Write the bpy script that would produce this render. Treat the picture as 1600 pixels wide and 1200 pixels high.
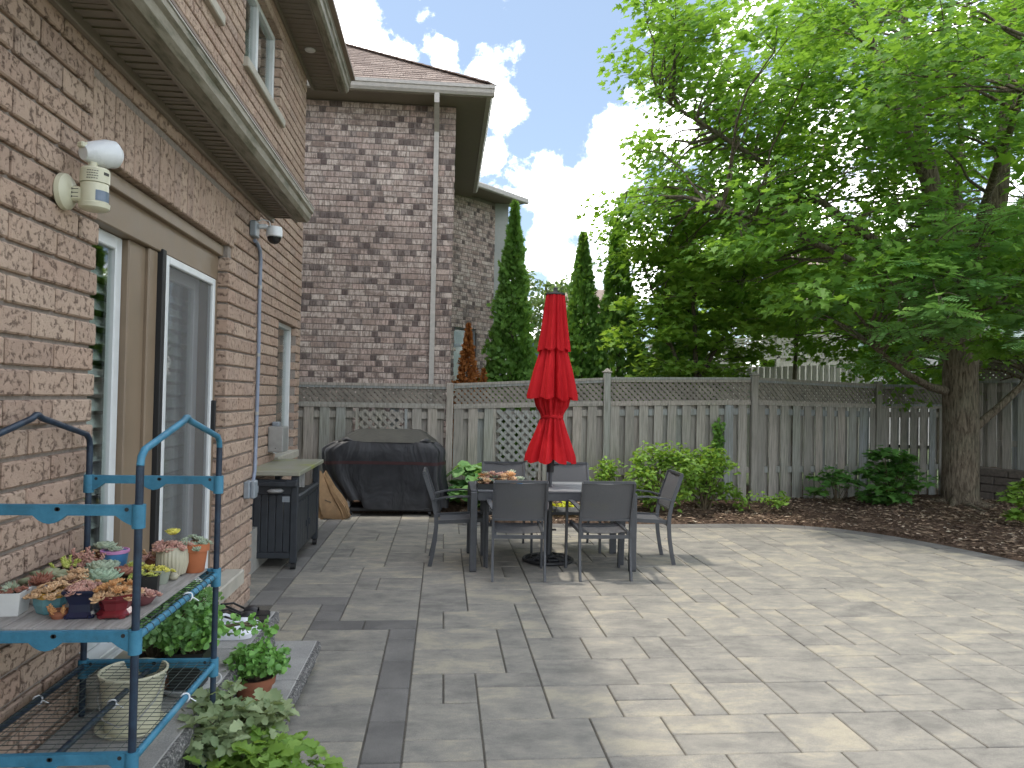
import bpy, math, random
import numpy as np
from mathutils import Vector, Matrix

random.seed(11)
RNG = np.random.default_rng(11)
for o in list(bpy.data.objects):
    bpy.data.objects.remove(o)
SC = bpy.context.scene
COL = SC.collection
rad = math.radians

# ------------------------------------------------------------------ camera
EYE = np.array((0.0, 0.0, 1.58))
PITCH, YAW, ROLL, FPX = rad(0.992), rad(5.29), rad(1.172), 1150.0
_f = np.array((math.sin(YAW) * math.cos(PITCH), math.cos(YAW) * math.cos(PITCH), math.sin(PITCH)))
_r0 = np.array((math.cos(YAW), -math.sin(YAW), 0.0))
_u0 = np.cross(_r0, _f)
_r = math.cos(ROLL) * _r0 + math.sin(ROLL) * _u0
_u = math.cos(ROLL) * _u0 - math.sin(ROLL) * _r0
cam_data = bpy.data.cameras.new('camera')
cam_data.sensor_width = 36.0
cam_data.lens = FPX / 1600 * 36.0
cam_data.clip_start = 0.05
cam_data.clip_end = 2000
cam = bpy.data.objects.new('camera', cam_data)
COL.objects.link(cam)
cam.matrix_world = Matrix(((_r[0], _u[0], -_f[0], EYE[0]), (_r[1], _u[1], -_f[1], EYE[1]),
                           (_r[2], _u[2], -_f[2], EYE[2]), (0, 0, 0, 1)))
SC.camera = cam


def seen_size(p, size):
    """rough size in the picture of a piece at p, 0 when out of the frame"""
    d = np.asarray(p, float) - EYE
    z = d @ _f
    if z < 0.2:
        return 0.0
    x, y = d @ _r / z * FPX, d @ _u / z * FPX
    if abs(x) > 830 or abs(y) > 630:
        return 0.0
    return size / z


# ------------------------------------------------------------------ world, sun, exposure
SUN_DIR = Vector((-0.375, 0.03, 1.0)).normalized()
world = bpy.data.worlds.new('World')
SC.world = world
world.use_nodes = True
WN, WL = world.node_tree.nodes, world.node_tree.links
WN.clear()
w_out = WN.new('ShaderNodeOutputWorld')
w_bg = WN.new('ShaderNodeBackground')
w_sky = WN.new('ShaderNodeTexSky')
w_sky.sky_type = 'NISHITA'
w_sky.sun_disc = False
w_sky.sun_elevation = math.asin(SUN_DIR.z)
w_sky.sun_rotation = math.atan2(SUN_DIR.x, SUN_DIR.y)
w_sky.air_density = 1.0
w_sky.dust_density = 0.6
w_sky.ozone_density = 1.6
SKY_STRENGTH = 0.136
w_bg.inputs[1].default_value = SKY_STRENGTH
w_tc = WN.new('ShaderNodeTexCoord')


def wmath(op, a, b=None, clamp=False):
    n = WN.new('ShaderNodeMath')
    n.operation = op
    n.use_clamp = clamp
    for i, v in enumerate((a, b)):
        if v is None:
            continue
        if isinstance(v, (int, float)):
            n.inputs[i].default_value = v
        else:
            WL.new(v, n.inputs[i])
    return n.outputs[0]


# cumulus: clouds lie in the sky's own directions; noise breaks up soft heaps
w_noise = WN.new('ShaderNodeTexNoise')
w_noise.inputs['Scale'].default_value = 11.0
w_noise.inputs['Detail'].default_value = 7.0
w_noise.inputs['Roughness'].default_value = 0.62
WL.new(w_tc.outputs['Generated'], w_noise.inputs['Vector'])
w_big = WN.new('ShaderNodeTexNoise')
w_big.inputs['Scale'].default_value = 2.6
w_big.inputs['Detail'].default_value = 3.0
w_map = WN.new('ShaderNodeMapping')
w_map.inputs['Location'].default_value = (3.7, 1.2, 5.1)
WL.new(w_tc.outputs['Generated'], w_map.inputs['Vector'])
WL.new(w_map.outputs[0], w_big.inputs['Vector'])
heaps = [((-0.112, 0.899, 0.423), 0.088), ((-0.074, 0.909, 0.410), 0.053), ((0.025, 0.918, 0.396), 0.070), ((0.058, 0.927, 0.369), 0.053),
         ((0.000, 0.907, 0.422), 0.041), ((0.112, 0.954, 0.277), 0.076), ((0.150, 0.950, 0.274), 0.047), ((0.053, 0.949, 0.311), 0.038),
         ((0.210, 0.933, 0.293), 0.082), ((0.129, 0.970, 0.206), 0.070), ((0.194, 0.952, 0.238), 0.041), ((0.272, 0.903, 0.331), 0.070),
         ((0.354, 0.897, 0.264), 0.082), ((0.441, 0.868, 0.229), 0.106), ((0.526, 0.819, 0.228), 0.129)]
acc = wmath('MULTIPLY', w_big.outputs[0], 0.64)
for d, r in heaps:
    dv = Vector(d).normalized()
    n = WN.new('ShaderNodeVectorMath')
    n.operation = 'DISTANCE'
    WL.new(w_tc.outputs['Generated'], n.inputs[0])
    n.inputs[1].default_value = dv
    g = wmath('DIVIDE', n.outputs['Value'], r)
    g = wmath('MULTIPLY', g, g)
    g = wmath('SUBTRACT', 1.0, g)
    g = wmath('MULTIPLY', g, 0.55)
    acc = wmath('MAXIMUM', acc, g)
dens = wmath('ADD', acc, wmath('MULTIPLY', wmath('SUBTRACT', w_noise.outputs[0], 0.5), 1.7))
w_ramp = WN.new('ShaderNodeMapRange')
w_ramp.interpolation_type = 'SMOOTHSTEP'
w_ramp.inputs['From Min'].default_value = 0.30
w_ramp.inputs['From Max'].default_value = 0.74
WL.new(dens, w_ramp.inputs['Value'])
w_mix = WN.new('ShaderNodeMix')
w_mix.data_type = 'RGBA'
WL.new(w_ramp.outputs[0], w_mix.inputs['Factor'])
w_haz = WN.new('ShaderNodeMix')
w_haz.data_type = 'RGBA'
w_haz.inputs['Factor'].default_value = 0.34
WL.new(w_sky.outputs[0], w_haz.inputs[6])
w_haz.inputs[7].default_value = (4.6, 5.7, 7.0, 1)
WL.new(w_haz.outputs[2], w_mix.inputs[6])
w_mix.inputs[7].default_value = (64.0, 62.5, 60.0, 1)
WL.new(w_mix.outputs[2], w_bg.inputs[0])
WL.new(w_bg.outputs[0], w_out.inputs[0])

sun_data = bpy.data.lights.new('sun', 'SUN')
sun_data.energy = 2.0
sun_data.angle = rad(3.0)
sun_data.color = (1.0, 0.93, 0.82)
sun = bpy.data.objects.new('sun', sun_data)
COL.objects.link(sun)
sun.rotation_euler = (-SUN_DIR).to_track_quat('-Z', 'Y').to_euler()
sun.location = (0, 0, 20)
SC.view_settings.view_transform = 'Standard'
SC.view_settings.look = 'None'
SC.view_settings.exposure = 0.51
SC.view_settings.gamma = 1.0
SC.view_settings.use_curve_mapping = False
SC.cycles.max_bounces = 6
SC.cycles.diffuse_bounces = 3
SC.cycles.glossy_bounces = 3
SC.cycles.transparent_max_bounces = 8
SC.cycles.caustics_reflective = False
SC.cycles.caustics_refractive = False

# ------------------------------------------------------------------ materials
MATS = {}


class NT:
    """small helper round a node tree"""

    def __init__(self, name):
        self.m = bpy.data.materials.new(name)
        self.m.use_nodes = True
        self.t = self.m.node_tree
        self.n, self.l = self.t.nodes, self.t.links
        self.b = self.n['Principled BSDF']
        self.out = self.n['Material Output']
        MATS[name] = self.m
        g = self.n.new('ShaderNodeNewGeometry')
        self.pos = g.outputs['Position']

    def link(self, a, b):
        self.l.new(a, b)

    def noise(self, scale, detail=4, rough=0.55, vec=None, stretch=None, dist=0.0):
        n = self.n.new('ShaderNodeTexNoise')
        n.inputs['Scale'].default_value = scale
        n.inputs['Detail'].default_value = detail
        n.inputs['Roughness'].default_value = rough
        n.inputs['Distortion'].default_value = dist
        v = vec or self.pos
        if stretch:
            mp = self.n.new('ShaderNodeMapping')
            mp.inputs['Scale'].default_value = stretch
            self.link(v, mp.inputs['Vector'])
            v = mp.outputs[0]
        self.link(v, n.inputs['Vector'])
        return n.outputs[0]

    def ramp(self, fac, stops):
        r = self.n.new('ShaderNodeValToRGB')
        e = r.color_ramp.elements
        while len(e) < len(stops):
            e.new(0.5)
        for el, (p, c) in zip(e, stops):
            el.position = p
            el.color = (*c, 1) if len(c) == 3 else c
        self.link(fac, r.inputs[0])
        return r.outputs[0]

    def mix(self, fac, a, b, mode='MIX'):
        n = self.n.new('ShaderNodeMix')
        n.data_type = 'RGBA'
        n.blend_type = mode
        for v, s in ((fac, 0), (a, 6), (b, 7)):
            if isinstance(v, (int, float)):
                n.inputs[s].default_value = v
            elif isinstance(v, tuple):
                n.inputs[s].default_value = (*v, 1) if len(v) == 3 else v
            else:
                self.link(v, n.inputs[s])
        return n.outputs[2]

    def math(self, op, a, b=0.0, clamp=False):
        n = self.n.new('ShaderNodeMath')
        n.operation = op
        n.use_clamp = clamp
        for i, v in enumerate((a, b)):
            if isinstance(v, (int, float)):
                n.inputs[i].default_value = v
            else:
                self.link(v, n.inputs[i])
        return n.outputs[0]

    def rnd(self):
        """a random number for each piece: object random plus the 'rnd' face attribute of joined pieces"""
        o = self.n.new('ShaderNodeObjectInfo')
        a = self.n.new('ShaderNodeAttribute')
        a.attribute_name = 'rnd'
        return self.math('FRACT', self.math('ADD', o.outputs['Random'], a.outputs['Fac']))

    def col(self, c):
        if isinstance(c, tuple):
            self.b.inputs['Base Color'].default_value = (*c, 1)
        else:
            self.link(c, self.b.inputs['Base Color'])

    def bump(self, h, strength=0.3, dist=0.01):
        n = self.n.new('ShaderNodeBump')
        n.inputs['Strength'].default_value = strength
        n.inputs['Distance'].default_value = dist
        self.link(h, n.inputs['Height'])
        self.link(n.outputs[0], self.b.inputs['Normal'])

    def rough(self, r, metal=0.0, spec=None):
        if isinstance(r, (int, float)):
            self.b.inputs['Roughness'].default_value = r
        else:
            self.link(r, self.b.inputs['Roughness'])
        self.b.inputs['Metallic'].default_value = metal
        if spec is not None:
            self.b.inputs['Specular IOR Level'].default_value = spec


def plain(name, c, r=0.6, metal=0.0, var=0.12, scale=14, bump=0.08, spec=None):
    """a coloured surface with a little mottling, wear and relief"""
    k = NT(name)
    n = k.noise(scale, 5, 0.6)
    lo = tuple(max(0, x * (1 - var)) for x in c)
    hi = tuple(min(1, x * (1 + var)) for x in c)
    k.col(k.ramp(n, [(0.3, lo), (0.7, hi)]))
    n2 = k.noise(scale * 9, 3, 0.6)
    k.rough(k.math('ADD', k.math('MULTIPLY', k.math('SUBTRACT', n, 0.5), 0.25), r, True), metal, spec)
    if bump:
        k.bump(n2, bump, 0.004)
    return k.m


def leafmat(name, dark, light, trans=0.4, gloss=0.25, tint=None):
    k = NT(name)
    r = k.rnd()
    c = k.ramp(r, [(0.0, dark), (0.55, tuple((a + b) / 2 for a, b in zip(dark, light))), (1.0, light)])
    n = k.noise(1.3, 2)
    c = k.mix(k.math('MULTIPLY', n, 0.5), c, light)
    k.col(c)
    k.rough(0.5, 0, gloss)
    tr = k.n.new('ShaderNodeBsdfTranslucent')
    tc = k.mix(0.55, c, tint or (light[0] * 1.9, light[1] * 1.65, light[2] * 0.6))
    k.link(tc, tr.inputs[0])
    ms = k.n.new('ShaderNodeMixShader')
    ms.inputs[0].default_value = trans
    k.link(k.b.outputs[0], ms.inputs[1])
    k.link(tr.outputs[0], ms.inputs[2])
    k.link(ms.outputs[0], k.out.inputs[0])
    return k.m


# textured pink-tan brick of the near house
k = NT('tan_brick')
r = k.rnd()
base = k.ramp(r, [(0.0, (0.33, 0.225, 0.175)), (0.3, (0.42, 0.30, 0.235)), (0.65, (0.485, 0.36, 0.28)), (0.85, (0.41, 0.275, 0.21)), (1.0, (0.365, 0.275, 0.23))])
off_ = k.n.new('ShaderNodeVectorMath')
off_.operation = 'ADD'
sc_ = k.n.new('ShaderNodeVectorMath')
sc_.operation = 'SCALE'
sc_.inputs[0].default_value = (23.0, 41.0, 17.0)
k.link(r, sc_.inputs['Scale'])
k.link(k.pos, off_.inputs[0])
k.link(sc_.outputs[0], off_.inputs[1])
own = off_.outputs[0]
pit = k.noise(40, 9, 0.74, vec=own, dist=0.25)
crack = k.ramp(pit, [(0.38, (0, 0, 0)), (0.46, (1, 1, 1))])
patch = k.noise(9, 4, 0.6, vec=own)
base = k.mix(k.math('MULTIPLY', patch, 0.6), base, (0.58, 0.44, 0.345))
k.col(k.mix(crack, k.mix(0.36, (0.13, 0.08, 0.062), base), base))
k.rough(0.9, 0, 0.2)
k.bump(k.math('ADD', crack, k.math('MULTIPLY', pit, 0.8)), 0.75, 0.012)

k = NT('tan_mortar')
n = k.noise(60, 5)
k.col(k.ramp(n, [(0.3, (0.235, 0.20, 0.175)), (0.7, (0.335, 0.29, 0.255))]))
k.rough(0.95)
k.bump(n, 0.4, 0.004)

# mauve-grey flashed brick of the neighbouring house
k = NT('mauve_brick')
r = k.rnd()
base = k.ramp(r, [(0.0, (0.37, 0.28, 0.24)), (0.25, (0.50, 0.41, 0.36)), (0.6, (0.60, 0.51, 0.45)), (0.8, (0.52, 0.39, 0.34)), (1.0, (0.39, 0.32, 0.285))])
st = k.noise(24, 6, 0.7, stretch=(1.7, 1.7, 0.38))
blot = k.noise(5.0, 4, 0.6, stretch=(1, 1, 2.2))
base = k.mix(k.ramp(st, [(0.40, (0.92, 0.92, 0.92)), (0.56, (0, 0, 0))]), base, (0.22, 0.165, 0.14))
k.col(k.mix(k.ramp(blot, [(0.55, (0, 0, 0)), (0.62, (0.72, 0.72, 0.72))]), base, (0.19, 0.14, 0.12)))
k.rough(0.9, 0, 0.2)
k.bump(st, 0.6, 0.008)
k = NT('mauve_header')
st = k.noise(24, 6, 0.7, stretch=(1.7, 1.7, 0.38))
c_ = k.ramp(k.rnd(), [(0.0, (0.14, 0.105, 0.096)), (0.5, (0.225, 0.18, 0.163)), (1.0, (0.37, 0.305, 0.275))])
k.col(k.mix(k.ramp(st, [(0.40, (0.8, 0.8, 0.8)), (0.56, (0, 0, 0))]), c_, (0.085, 0.065, 0.06)))
k.rough(0.9, 0, 0.2)
k.bump(st, 0.6, 0.008)
plain('mauve_mortar', (0.20, 0.17, 0.155), 0.95)

# patio slabs
k = NT('slab')
r = k.rnd()
off_ = k.n.new('ShaderNodeVectorMath')
off_.operation = 'ADD'
sc_ = k.n.new('ShaderNodeVectorMath')
sc_.operation = 'SCALE'
sc_.inputs[0].default_value = (37.0, 19.0, 53.0)
k.link(r, sc_.inputs['Scale'])
k.link(k.pos, off_.inputs[0])
k.link(sc_.outputs[0], off_.inputs[1])
own = off_.outputs[0]
cl = k.noise(4.2, 9, 0.70, vec=own, stretch=(0.8, 1.3, 1), dist=0.25)
grain = k.noise(240, 2)
sel = k.math('ADD', k.math('MULTIPLY', k.math('SUBTRACT', r, 0.5), 0.13), cl)
base = k.ramp(sel, [(0.33, (0.175, 0.165, 0.148)), (0.44, (0.23, 0.217, 0.192)), (0.53, (0.272, 0.254, 0.22)), (0.66, (0.365, 0.328, 0.255))])
st = k.noise(3.0, 8, 0.72, vec=own, dist=0.3)
base = k.mix(k.ramp(st, [(0.56, (0, 0, 0)), (0.70, (0.35, 0.35, 0.35))]), base, (0.14, 0.14, 0.14))
gm = k.ramp(grain, [(0.3, (0.80, 0.80, 0.80)), (0.7, (1.16, 1.16, 1.16))])
k.col(k.mix(1.0, base, gm, 'MULTIPLY'))
k.rough(0.82, 0, 0.3)
k.bump(k.math('ADD', k.math('MULTIPLY', grain, 0.5), cl), 0.25, 0.006)
k = NT('dark_slab')
r = k.rnd()
n = k.noise(4, 5, 0.6)
grain = k.noise(260, 2)
base = k.ramp(k.math('ADD', n, k.math('MULTIPLY', k.math('SUBTRACT', r, 0.5), 0.35)), [(0.3, (0.13, 0.124, 0.117)), (0.7, (0.20, 0.19, 0.177))])
gm = k.ramp(grain, [(0.3, (0.75, 0.75, 0.75)), (0.72, (1.25, 1.25, 1.25))])
k.col(k.mix(1.0, base, gm, 'MULTIPLY'))
k.rough(0.85, 0, 0.3)
k.bump(grain, 0.25, 0.004)
k = NT('joint_sand')
n = k.noise(150, 3)
k.col(k.ramp(n, [(0.3, (0.085, 0.078, 0.066)), (0.7, (0.16, 0.145, 0.12))]))
k.rough(1)
k = NT('step_stone')
n = k.noise(5, 5, 0.6)
grain = k.noise(220, 3)
base = k.ramp(n, [(0.3, (0.25, 0.245, 0.235)), (0.7, (0.36, 0.35, 0.33))])
k.col(k.mix(1.0, base, k.ramp(grain, [(0.3, (0.8, 0.8, 0.8)), (0.7, (1.18, 1.18, 1.18))]), 'MULTIPLY'))
k.rough(0.9)
k.bump(grain, 0.3, 0.004)
k = NT('split_stone')
n = k.noise(75, 5, 0.75)
k.col(k.ramp(n, [(0.36, (0.05, 0.05, 0.05)), (0.52, (0.17, 0.165, 0.16)), (0.66, (0.48, 0.46, 0.43))]))
k.rough(0.95)
k.bump(n, 0.9, 0.012)

# weathered fence wood
k = NT('fence_wood')
r = k.rnd()
g = k.noise(9, 5, 0.6, stretch=(6, 6, 0.35))
g2 = k.noise(1.6, 3)
base = k.ramp(r, [(0.0, (0.29, 0.27, 0.24)), (0.3, (0.38, 0.355, 0.315)), (0.6, (0.40, 0.355, 0.31)), (0.82, (0.33, 0.335, 0.30)), (1.0, (0.30, 0.325, 0.335))])
base = k.mix(k.ramp(g2, [(0.5, (0, 0, 0)), (0.75, (0.45, 0.45, 0.45))]), base, (0.29, 0.31, 0.225))
k.col(k.mix(k.ramp(g, [(0.35, (0.7, 0.7, 0.7)), (0.6, (0, 0, 0))]), base, (0.17, 0.16, 0.14)))
k.rough(0.9, 0, 0.2)
k.bump(g, 0.5, 0.005)
plain('lattice_wood', (0.215, 0.195, 0.165), 0.9, var=0.25, scale=5)
k = NT('pale_wood')
g = k.noise(9, 4, 0.6, stretch=(5, 5, 0.4))
k.col(k.ramp(g, [(0.3, (0.42, 0.39, 0.34)), (0.7, (0.60, 0.57, 0.50))]))
k.rough(0.9)

k = NT('soil')
n = k.noise(22, 7, 0.7)
n2 = k.noise(90, 4, 0.7)
k.col(k.ramp(k.math('ADD', k.math('MULTIPLY', n, 0.6), k.math('MULTIPLY', n2, 0.4)), [(0.35, (0.045, 0.030, 0.023)), (0.52, (0.13, 0.088, 0.064)), (0.68, (0.25, 0.18, 0.13))]))
k.rough(1.0, 0, 0.1)
k.bump(k.math('ADD', n, n2), 0.8, 0.03)
k = NT('mulch_chip')
k.col(k.ramp(k.rnd(), [(0.0, (0.07, 0.045, 0.032)), (0.6, (0.20, 0.135, 0.09)), (0.86, (0.34, 0.24, 0.165)), (0.94, (0.48, 0.38, 0.28)), (1.0, (0.52, 0.45, 0.36))]))
k.rough(0.9)
k = NT('grass_ground')
n = k.noise(3, 6, 0.7)
k.col(k.ramp(n, [(0.3, (0.035, 0.06, 0.02)), (0.7, (0.09, 0.11, 0.045))]))
k.rough(1.0)
k = NT('bark')
g = k.noise(11, 6, 0.66, stretch=(3.2, 3.2, 0.55), dist=0.6)
g2 = k.noise(2.2, 3)
c = k.ramp(g, [(0.36, (0.058, 0.045, 0.033)), (0.5, (0.15, 0.122, 0.09)), (0.66, (0.25, 0.21, 0.158))])
k.col(k.mix(k.ramp(g2, [(0.5, (0, 0, 0)), (0.75, (0.4, 0.4, 0.4))]), c, (0.16, 0.17, 0.12)))
k.rough(0.95, 0, 0.15)
k.bump(g, 0.9, 0.03)

leafmat('maple_leaf', (0.080, 0.196, 0.032), (0.189, 0.355, 0.065), 0.5)
leafmat('rowan_leaf', (0.085, 0.215, 0.075), (0.190, 0.380, 0.130), 0.45)
leafmat('back_leaf', (0.113, 0.239, 0.045), (0.261, 0.434, 0.083), 0.5)
leafmat('cedar_leaf', (0.035, 0.095, 0.018), (0.19, 0.37, 0.075), 0.32)
leafmat('dead_cedar_leaf', (0.260, 0.085, 0.025), (0.460, 0.190, 0.060), 0.2, 0.1, (0.6, 0.25, 0.07))
leafmat('shrub_leaf', (0.109, 0.230, 0.040), (0.241, 0.391, 0.075), 0.36)
leafmat('dark_shrub_leaf', (0.055, 0.156, 0.039), (0.133, 0.296, 0.070), 0.33)
leafmat('hosta_leaf', (0.074, 0.208, 0.068), (0.208, 0.371, 0.134), 0.28)
leafmat('gold_leaf', (0.360, 0.420, 0.030), (0.580, 0.600, 0.060), 0.3)
leafmat('jade_leaf', (0.088, 0.225, 0.056), (0.225, 0.451, 0.097), 0.12, 0.5)
leafmat('pale_leaf', (0.132, 0.209, 0.094), (0.330, 0.396, 0.220), 0.25)
leafmat('bright_leaf', (0.100, 0.220, 0.035), (0.270, 0.420, 0.090), 0.35)
leafmat('geranium_leaf', (0.101, 0.244, 0.084), (0.269, 0.454, 0.185), 0.25)
leafmat('far_leaf', (0.095, 0.162, 0.068), (0.203, 0.297, 0.121), 0.35)
for nm, a, b in (('pink', (0.42, 0.20, 0.17), (0.62, 0.38, 0.30)), ('peach', (0.52, 0.30, 0.15), (0.72, 0.50, 0.30)),
                 ('greygreen', (0.24, 0.31, 0.22), (0.46, 0.52, 0.38)), ('lime', (0.34, 0.40, 0.07), (0.56, 0.58, 0.16)),
                 ('pebble', (0.17, 0.20, 0.12), (0.36, 0.37, 0.22)), ('russet', (0.26, 0.09, 0.06), (0.40, 0.19, 0.13)),
                 ('mint', (0.26, 0.38, 0.27), (0.44, 0.54, 0.38)), ('yellow', (0.55, 0.52, 0.06), (0.75, 0.68, 0.17)),
                 ('orange', (0.50, 0.21, 0.07), (0.70, 0.40, 0.18))):
    leafmat('succulent_' + nm, a, b, 0.08, 0.35, b)

plain('soffit_taupe', (0.225, 0.19, 0.155), 0.6, var=0.08)
k = NT('gutter_taupe')
n = k.noise(3.5, 6, 0.7, stretch=(6, 1, 5))
k.col(k.ramp(n, [(0.35, (0.10, 0.098, 0.06)), (0.5, (0.235, 0.21, 0.16)), (0.7, (0.33, 0.305, 0.25))]))
k.rough(0.6)
plain('gutter_pale', (0.44, 0.41, 0.375), 0.5)
plain('door_taupe', (0.225, 0.165, 0.112), 0.5, var=0.1, scale=6)
plain('white_vinyl', (0.70, 0.72, 0.73), 0.35, var=0.05)
plain('white_shutter', (0.62, 0.64, 0.62), 0.5, var=0.05)
plain('black_rubber', (0.015, 0.015, 0.016), 0.6)
plain('concrete_sill', (0.42, 0.39, 0.33), 0.85, var=0.15, scale=7)
plain('interior_wall', (0.34, 0.33, 0.30), 0.9)
plain('grey_plastic', (0.24, 0.27, 0.30), 0.45)
plain('grey_metal', (0.36, 0.36, 0.35), 0.45, 0.3)
plain('conduit_blue', (0.235, 0.275, 0.36), 0.5)
plain('cream_plastic', (0.60, 0.58, 0.44), 0.4, var=0.06)
plain('white_plastic', (0.72, 0.74, 0.76), 0.3, var=0.05)
plain('lens_blue', (0.13, 0.17, 0.23), 0.15)
plain('dark_print', (0.06, 0.055, 0.05), 0.7)
plain('glossy_black', (0.012, 0.012, 0.014), 0.12, bump=0)
k = NT('rack_blue')
n = k.noise(9, 6, 0.7)
k.col(k.ramp(n, [(0.25, (0.10, 0.085, 0.065)), (0.34, (0.026, 0.12, 0.19)), (0.5, (0.035, 0.175, 0.28)), (0.66, (0.055, 0.22, 0.34)), (0.76, (0.17, 0.28, 0.33))]))
k.rough(0.5)
k = NT('rack_dark')
n = k.noise(16, 5, 0.7)
k.col(k.ramp(n, [(0.35, (0.008, 0.015, 0.032)), (0.62, (0.018, 0.040, 0.072)), (0.78, (0.08, 0.06, 0.04))]))
k.rough(0.45)
plain('rack_wire', (0.035, 0.05, 0.045), 0.5)
k = NT('grey_board')
g = k.noise(14, 5, 0.6, stretch=(5, 0.6, 1))
k.col(k.ramp(g, [(0.3, (0.20, 0.185, 0.17)), (0.7, (0.36, 0.34, 0.32))]))
k.rough(0.8)
plain('resin_dark', (0.028, 0.033, 0.04), 0.5, var=0.2)
k = NT('bench_top')
n = k.noise(3.2, 4, 0.6)
k.col(k.ramp(n, [(0.4, (0.33, 0.325, 0.27)), (0.58, (0.30, 0.31, 0.19)), (0.68, (0.33, 0.36, 0.10))]))
k.rough(0.45, 0.15)
k = NT('cover_cloth')
n = k.noise(5, 4, 0.6)
k.col(k.ramp(n, [(0.3, (0.010, 0.011, 0.014)), (0.7, (0.026, 0.027, 0.032))]))
k.rough(0.5, 0, 0.5)
k.bump(k.noise(2.6, 3, 0.5, stretch=(1, 1, .6), dist=1.0), 0.5, 0.08)
k = NT('cover_top_cloth')
n = k.noise(4, 4, 0.6)
k.col(k.ramp(n, [(0.3, (0.012, 0.013, 0.011)), (0.7, (0.027, 0.028, 0.022))]))
k.rough(0.75)
k.bump(k.noise(7, 4, 0.6), 0.3, 0.03)
plain('cover_band', (0.042, 0.013, 0.014), 0.7)
plain('kraft_paper', (0.27, 0.17, 0.088), 0.85, var=0.2)
k = NT('red_cloth')
n = k.noise(9, 4, 0.6)
w = k.noise(420, 2)
k.col(k.ramp(k.noise(3, 5, 0.65), [(0.3, (0.47, 0.010, 0.016)), (0.7, (0.66, 0.026, 0.034))]))
k.rough(0.8, 0, 0.2)
k.bump(w, 0.15, 0.002)
tr = k.n.new('ShaderNodeBsdfTranslucent')
tr.inputs[0].default_value = (0.75, 0.02, 0.03, 1)
ms = k.n.new('ShaderNodeMixShader')
ms.inputs[0].default_value = 0.3
k.link(k.b.outputs[0], ms.inputs[1])
k.link(tr.outputs[0], ms.inputs[2])
k.link(ms.outputs[0], k.out.inputs[0])
plain('blue_cloth', (0.13, 0.19, 0.30), 0.8)
plain('charcoal_metal', (0.060, 0.063, 0.070), 0.42, 0.0, var=0.15)
k = NT('sling_mesh')
n = k.noise(700, 2)
k.col(k.ramp(n, [(0.35, (0.060, 0.061, 0.066)), (0.65, (0.132, 0.133, 0.140))]))
k.rough(0.65)
tp = k.n.new('ShaderNodeBsdfTransparent')
ms = k.n.new('ShaderNodeMixShader')
ms.inputs[0].default_value = 0.14
k.link(k.b.outputs[0], ms.inputs[1])
k.link(tp.outputs[0], ms.inputs[2])
k.link(ms.outputs[0], k.out.inputs[0])
k = NT('table_slat')
g = k.noise(10, 5, 0.6, stretch=(0.6, 5, 1))
k.col(k.ramp(g, [(0.3, (0.17, 0.175, 0.185)), (0.7, (0.27, 0.275, 0.285))]))
k.rough(0.5)
plain('cast_iron', (0.022, 0.022, 0.024), 0.5)
plain('terracotta', (0.42, 0.135, 0.055), 0.75)
plain('terracotta_dark', (0.26, 0.095, 0.05), 0.8)
plain('white_ceramic', (0.62, 0.63, 0.62), 0.3, var=0.08)
plain('beige_ceramic', (0.42, 0.39, 0.29), 0.4)
plain('navy_glaze', (0.012, 0.016, 0.045), 0.12, bump=0)
plain('maroon_glaze', (0.16, 0.02, 0.025), 0.15, bump=0)
plain('plum_clay', (0.17, 0.06, 0.065), 0.5)
plain('blue_plastic', (0.09, 0.28, 0.55), 0.35)
plain('pink_plastic', (0.56, 0.26, 0.48), 0.4)
plain('yellow_glaze', (0.45, 0.25, 0.04), 0.3)
plain('teal_glaze', (0.12, 0.27, 0.30), 0.25)
plain('greygreen_pot', (0.30, 0.33, 0.27), 0.5)
plain('olive_pot', (0.24, 0.22, 0.12), 0.5)
plain('black_pot', (0.018, 0.019, 0.018), 0.5)
plain('pot_soil', (0.045, 0.03, 0.022), 1.0, var=0.5, scale=60, bump=0.5)
plain('eva_white', (0.74, 0.75, 0.80), 0.5, var=0.04)
plain('black_leather', (0.012, 0.011, 0.012), 0.45)
plain('zip_tie', (0.72, 0.74, 0.76), 0.4)
plain('stem_brown', (0.11, 0.085, 0.05), 0.9)
plain('siding_pale', (0.42, 0.43, 0.41), 0.7, var=0.05)
plain('far_stucco', (0.55, 0.48, 0.38), 0.9, var=0.06)
plain('far_grey', (0.40, 0.38, 0.36), 0.9, var=0.06)
plain('roof_far', (0.22, 0.17, 0.14), 0.9)
k = NT('shingle')
k.col(k.mix(k.noise(120, 3), k.ramp(k.rnd(), [(0.0, (0.20, 0.15, 0.125)), (0.6, (0.29, 0.225, 0.19)), (1.0, (0.36, 0.29, 0.245))]), (0.22, 0.17, 0.145)))
k.rough(0.95)
k.bump(k.noise(160, 2), 0.5, 0.004)
plain('retaining_block', (0.12, 0.10, 0.085), 0.95, var=0.3, scale=20, bump=0.5)


def glassmat(name, tint, minref):
    k = NT(name)
    gl = k.n.new('ShaderNodeBsdfGlossy')
    gl.inputs['Roughness'].default_value = 0.01
    tp = k.n.new('ShaderNodeBsdfTransparent')
    tp.inputs[0].default_value = (*tint, 1)
    fr = k.n.new('ShaderNodeLayerWeight')
    fr.inputs[0].default_value = 0.5
    fac = k.math('ADD', k.math('POWER', fr.outputs['Facing'], 4.0), minref, True)
    ms = k.n.new('ShaderNodeMixShader')
    k.link(fac, ms.inputs[0])
    k.link(tp.outputs[0], ms.inputs[1])
    k.link(gl.outputs[0], ms.inputs[2])
    k.link(ms.outputs[0], k.out.inputs[0])


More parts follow.
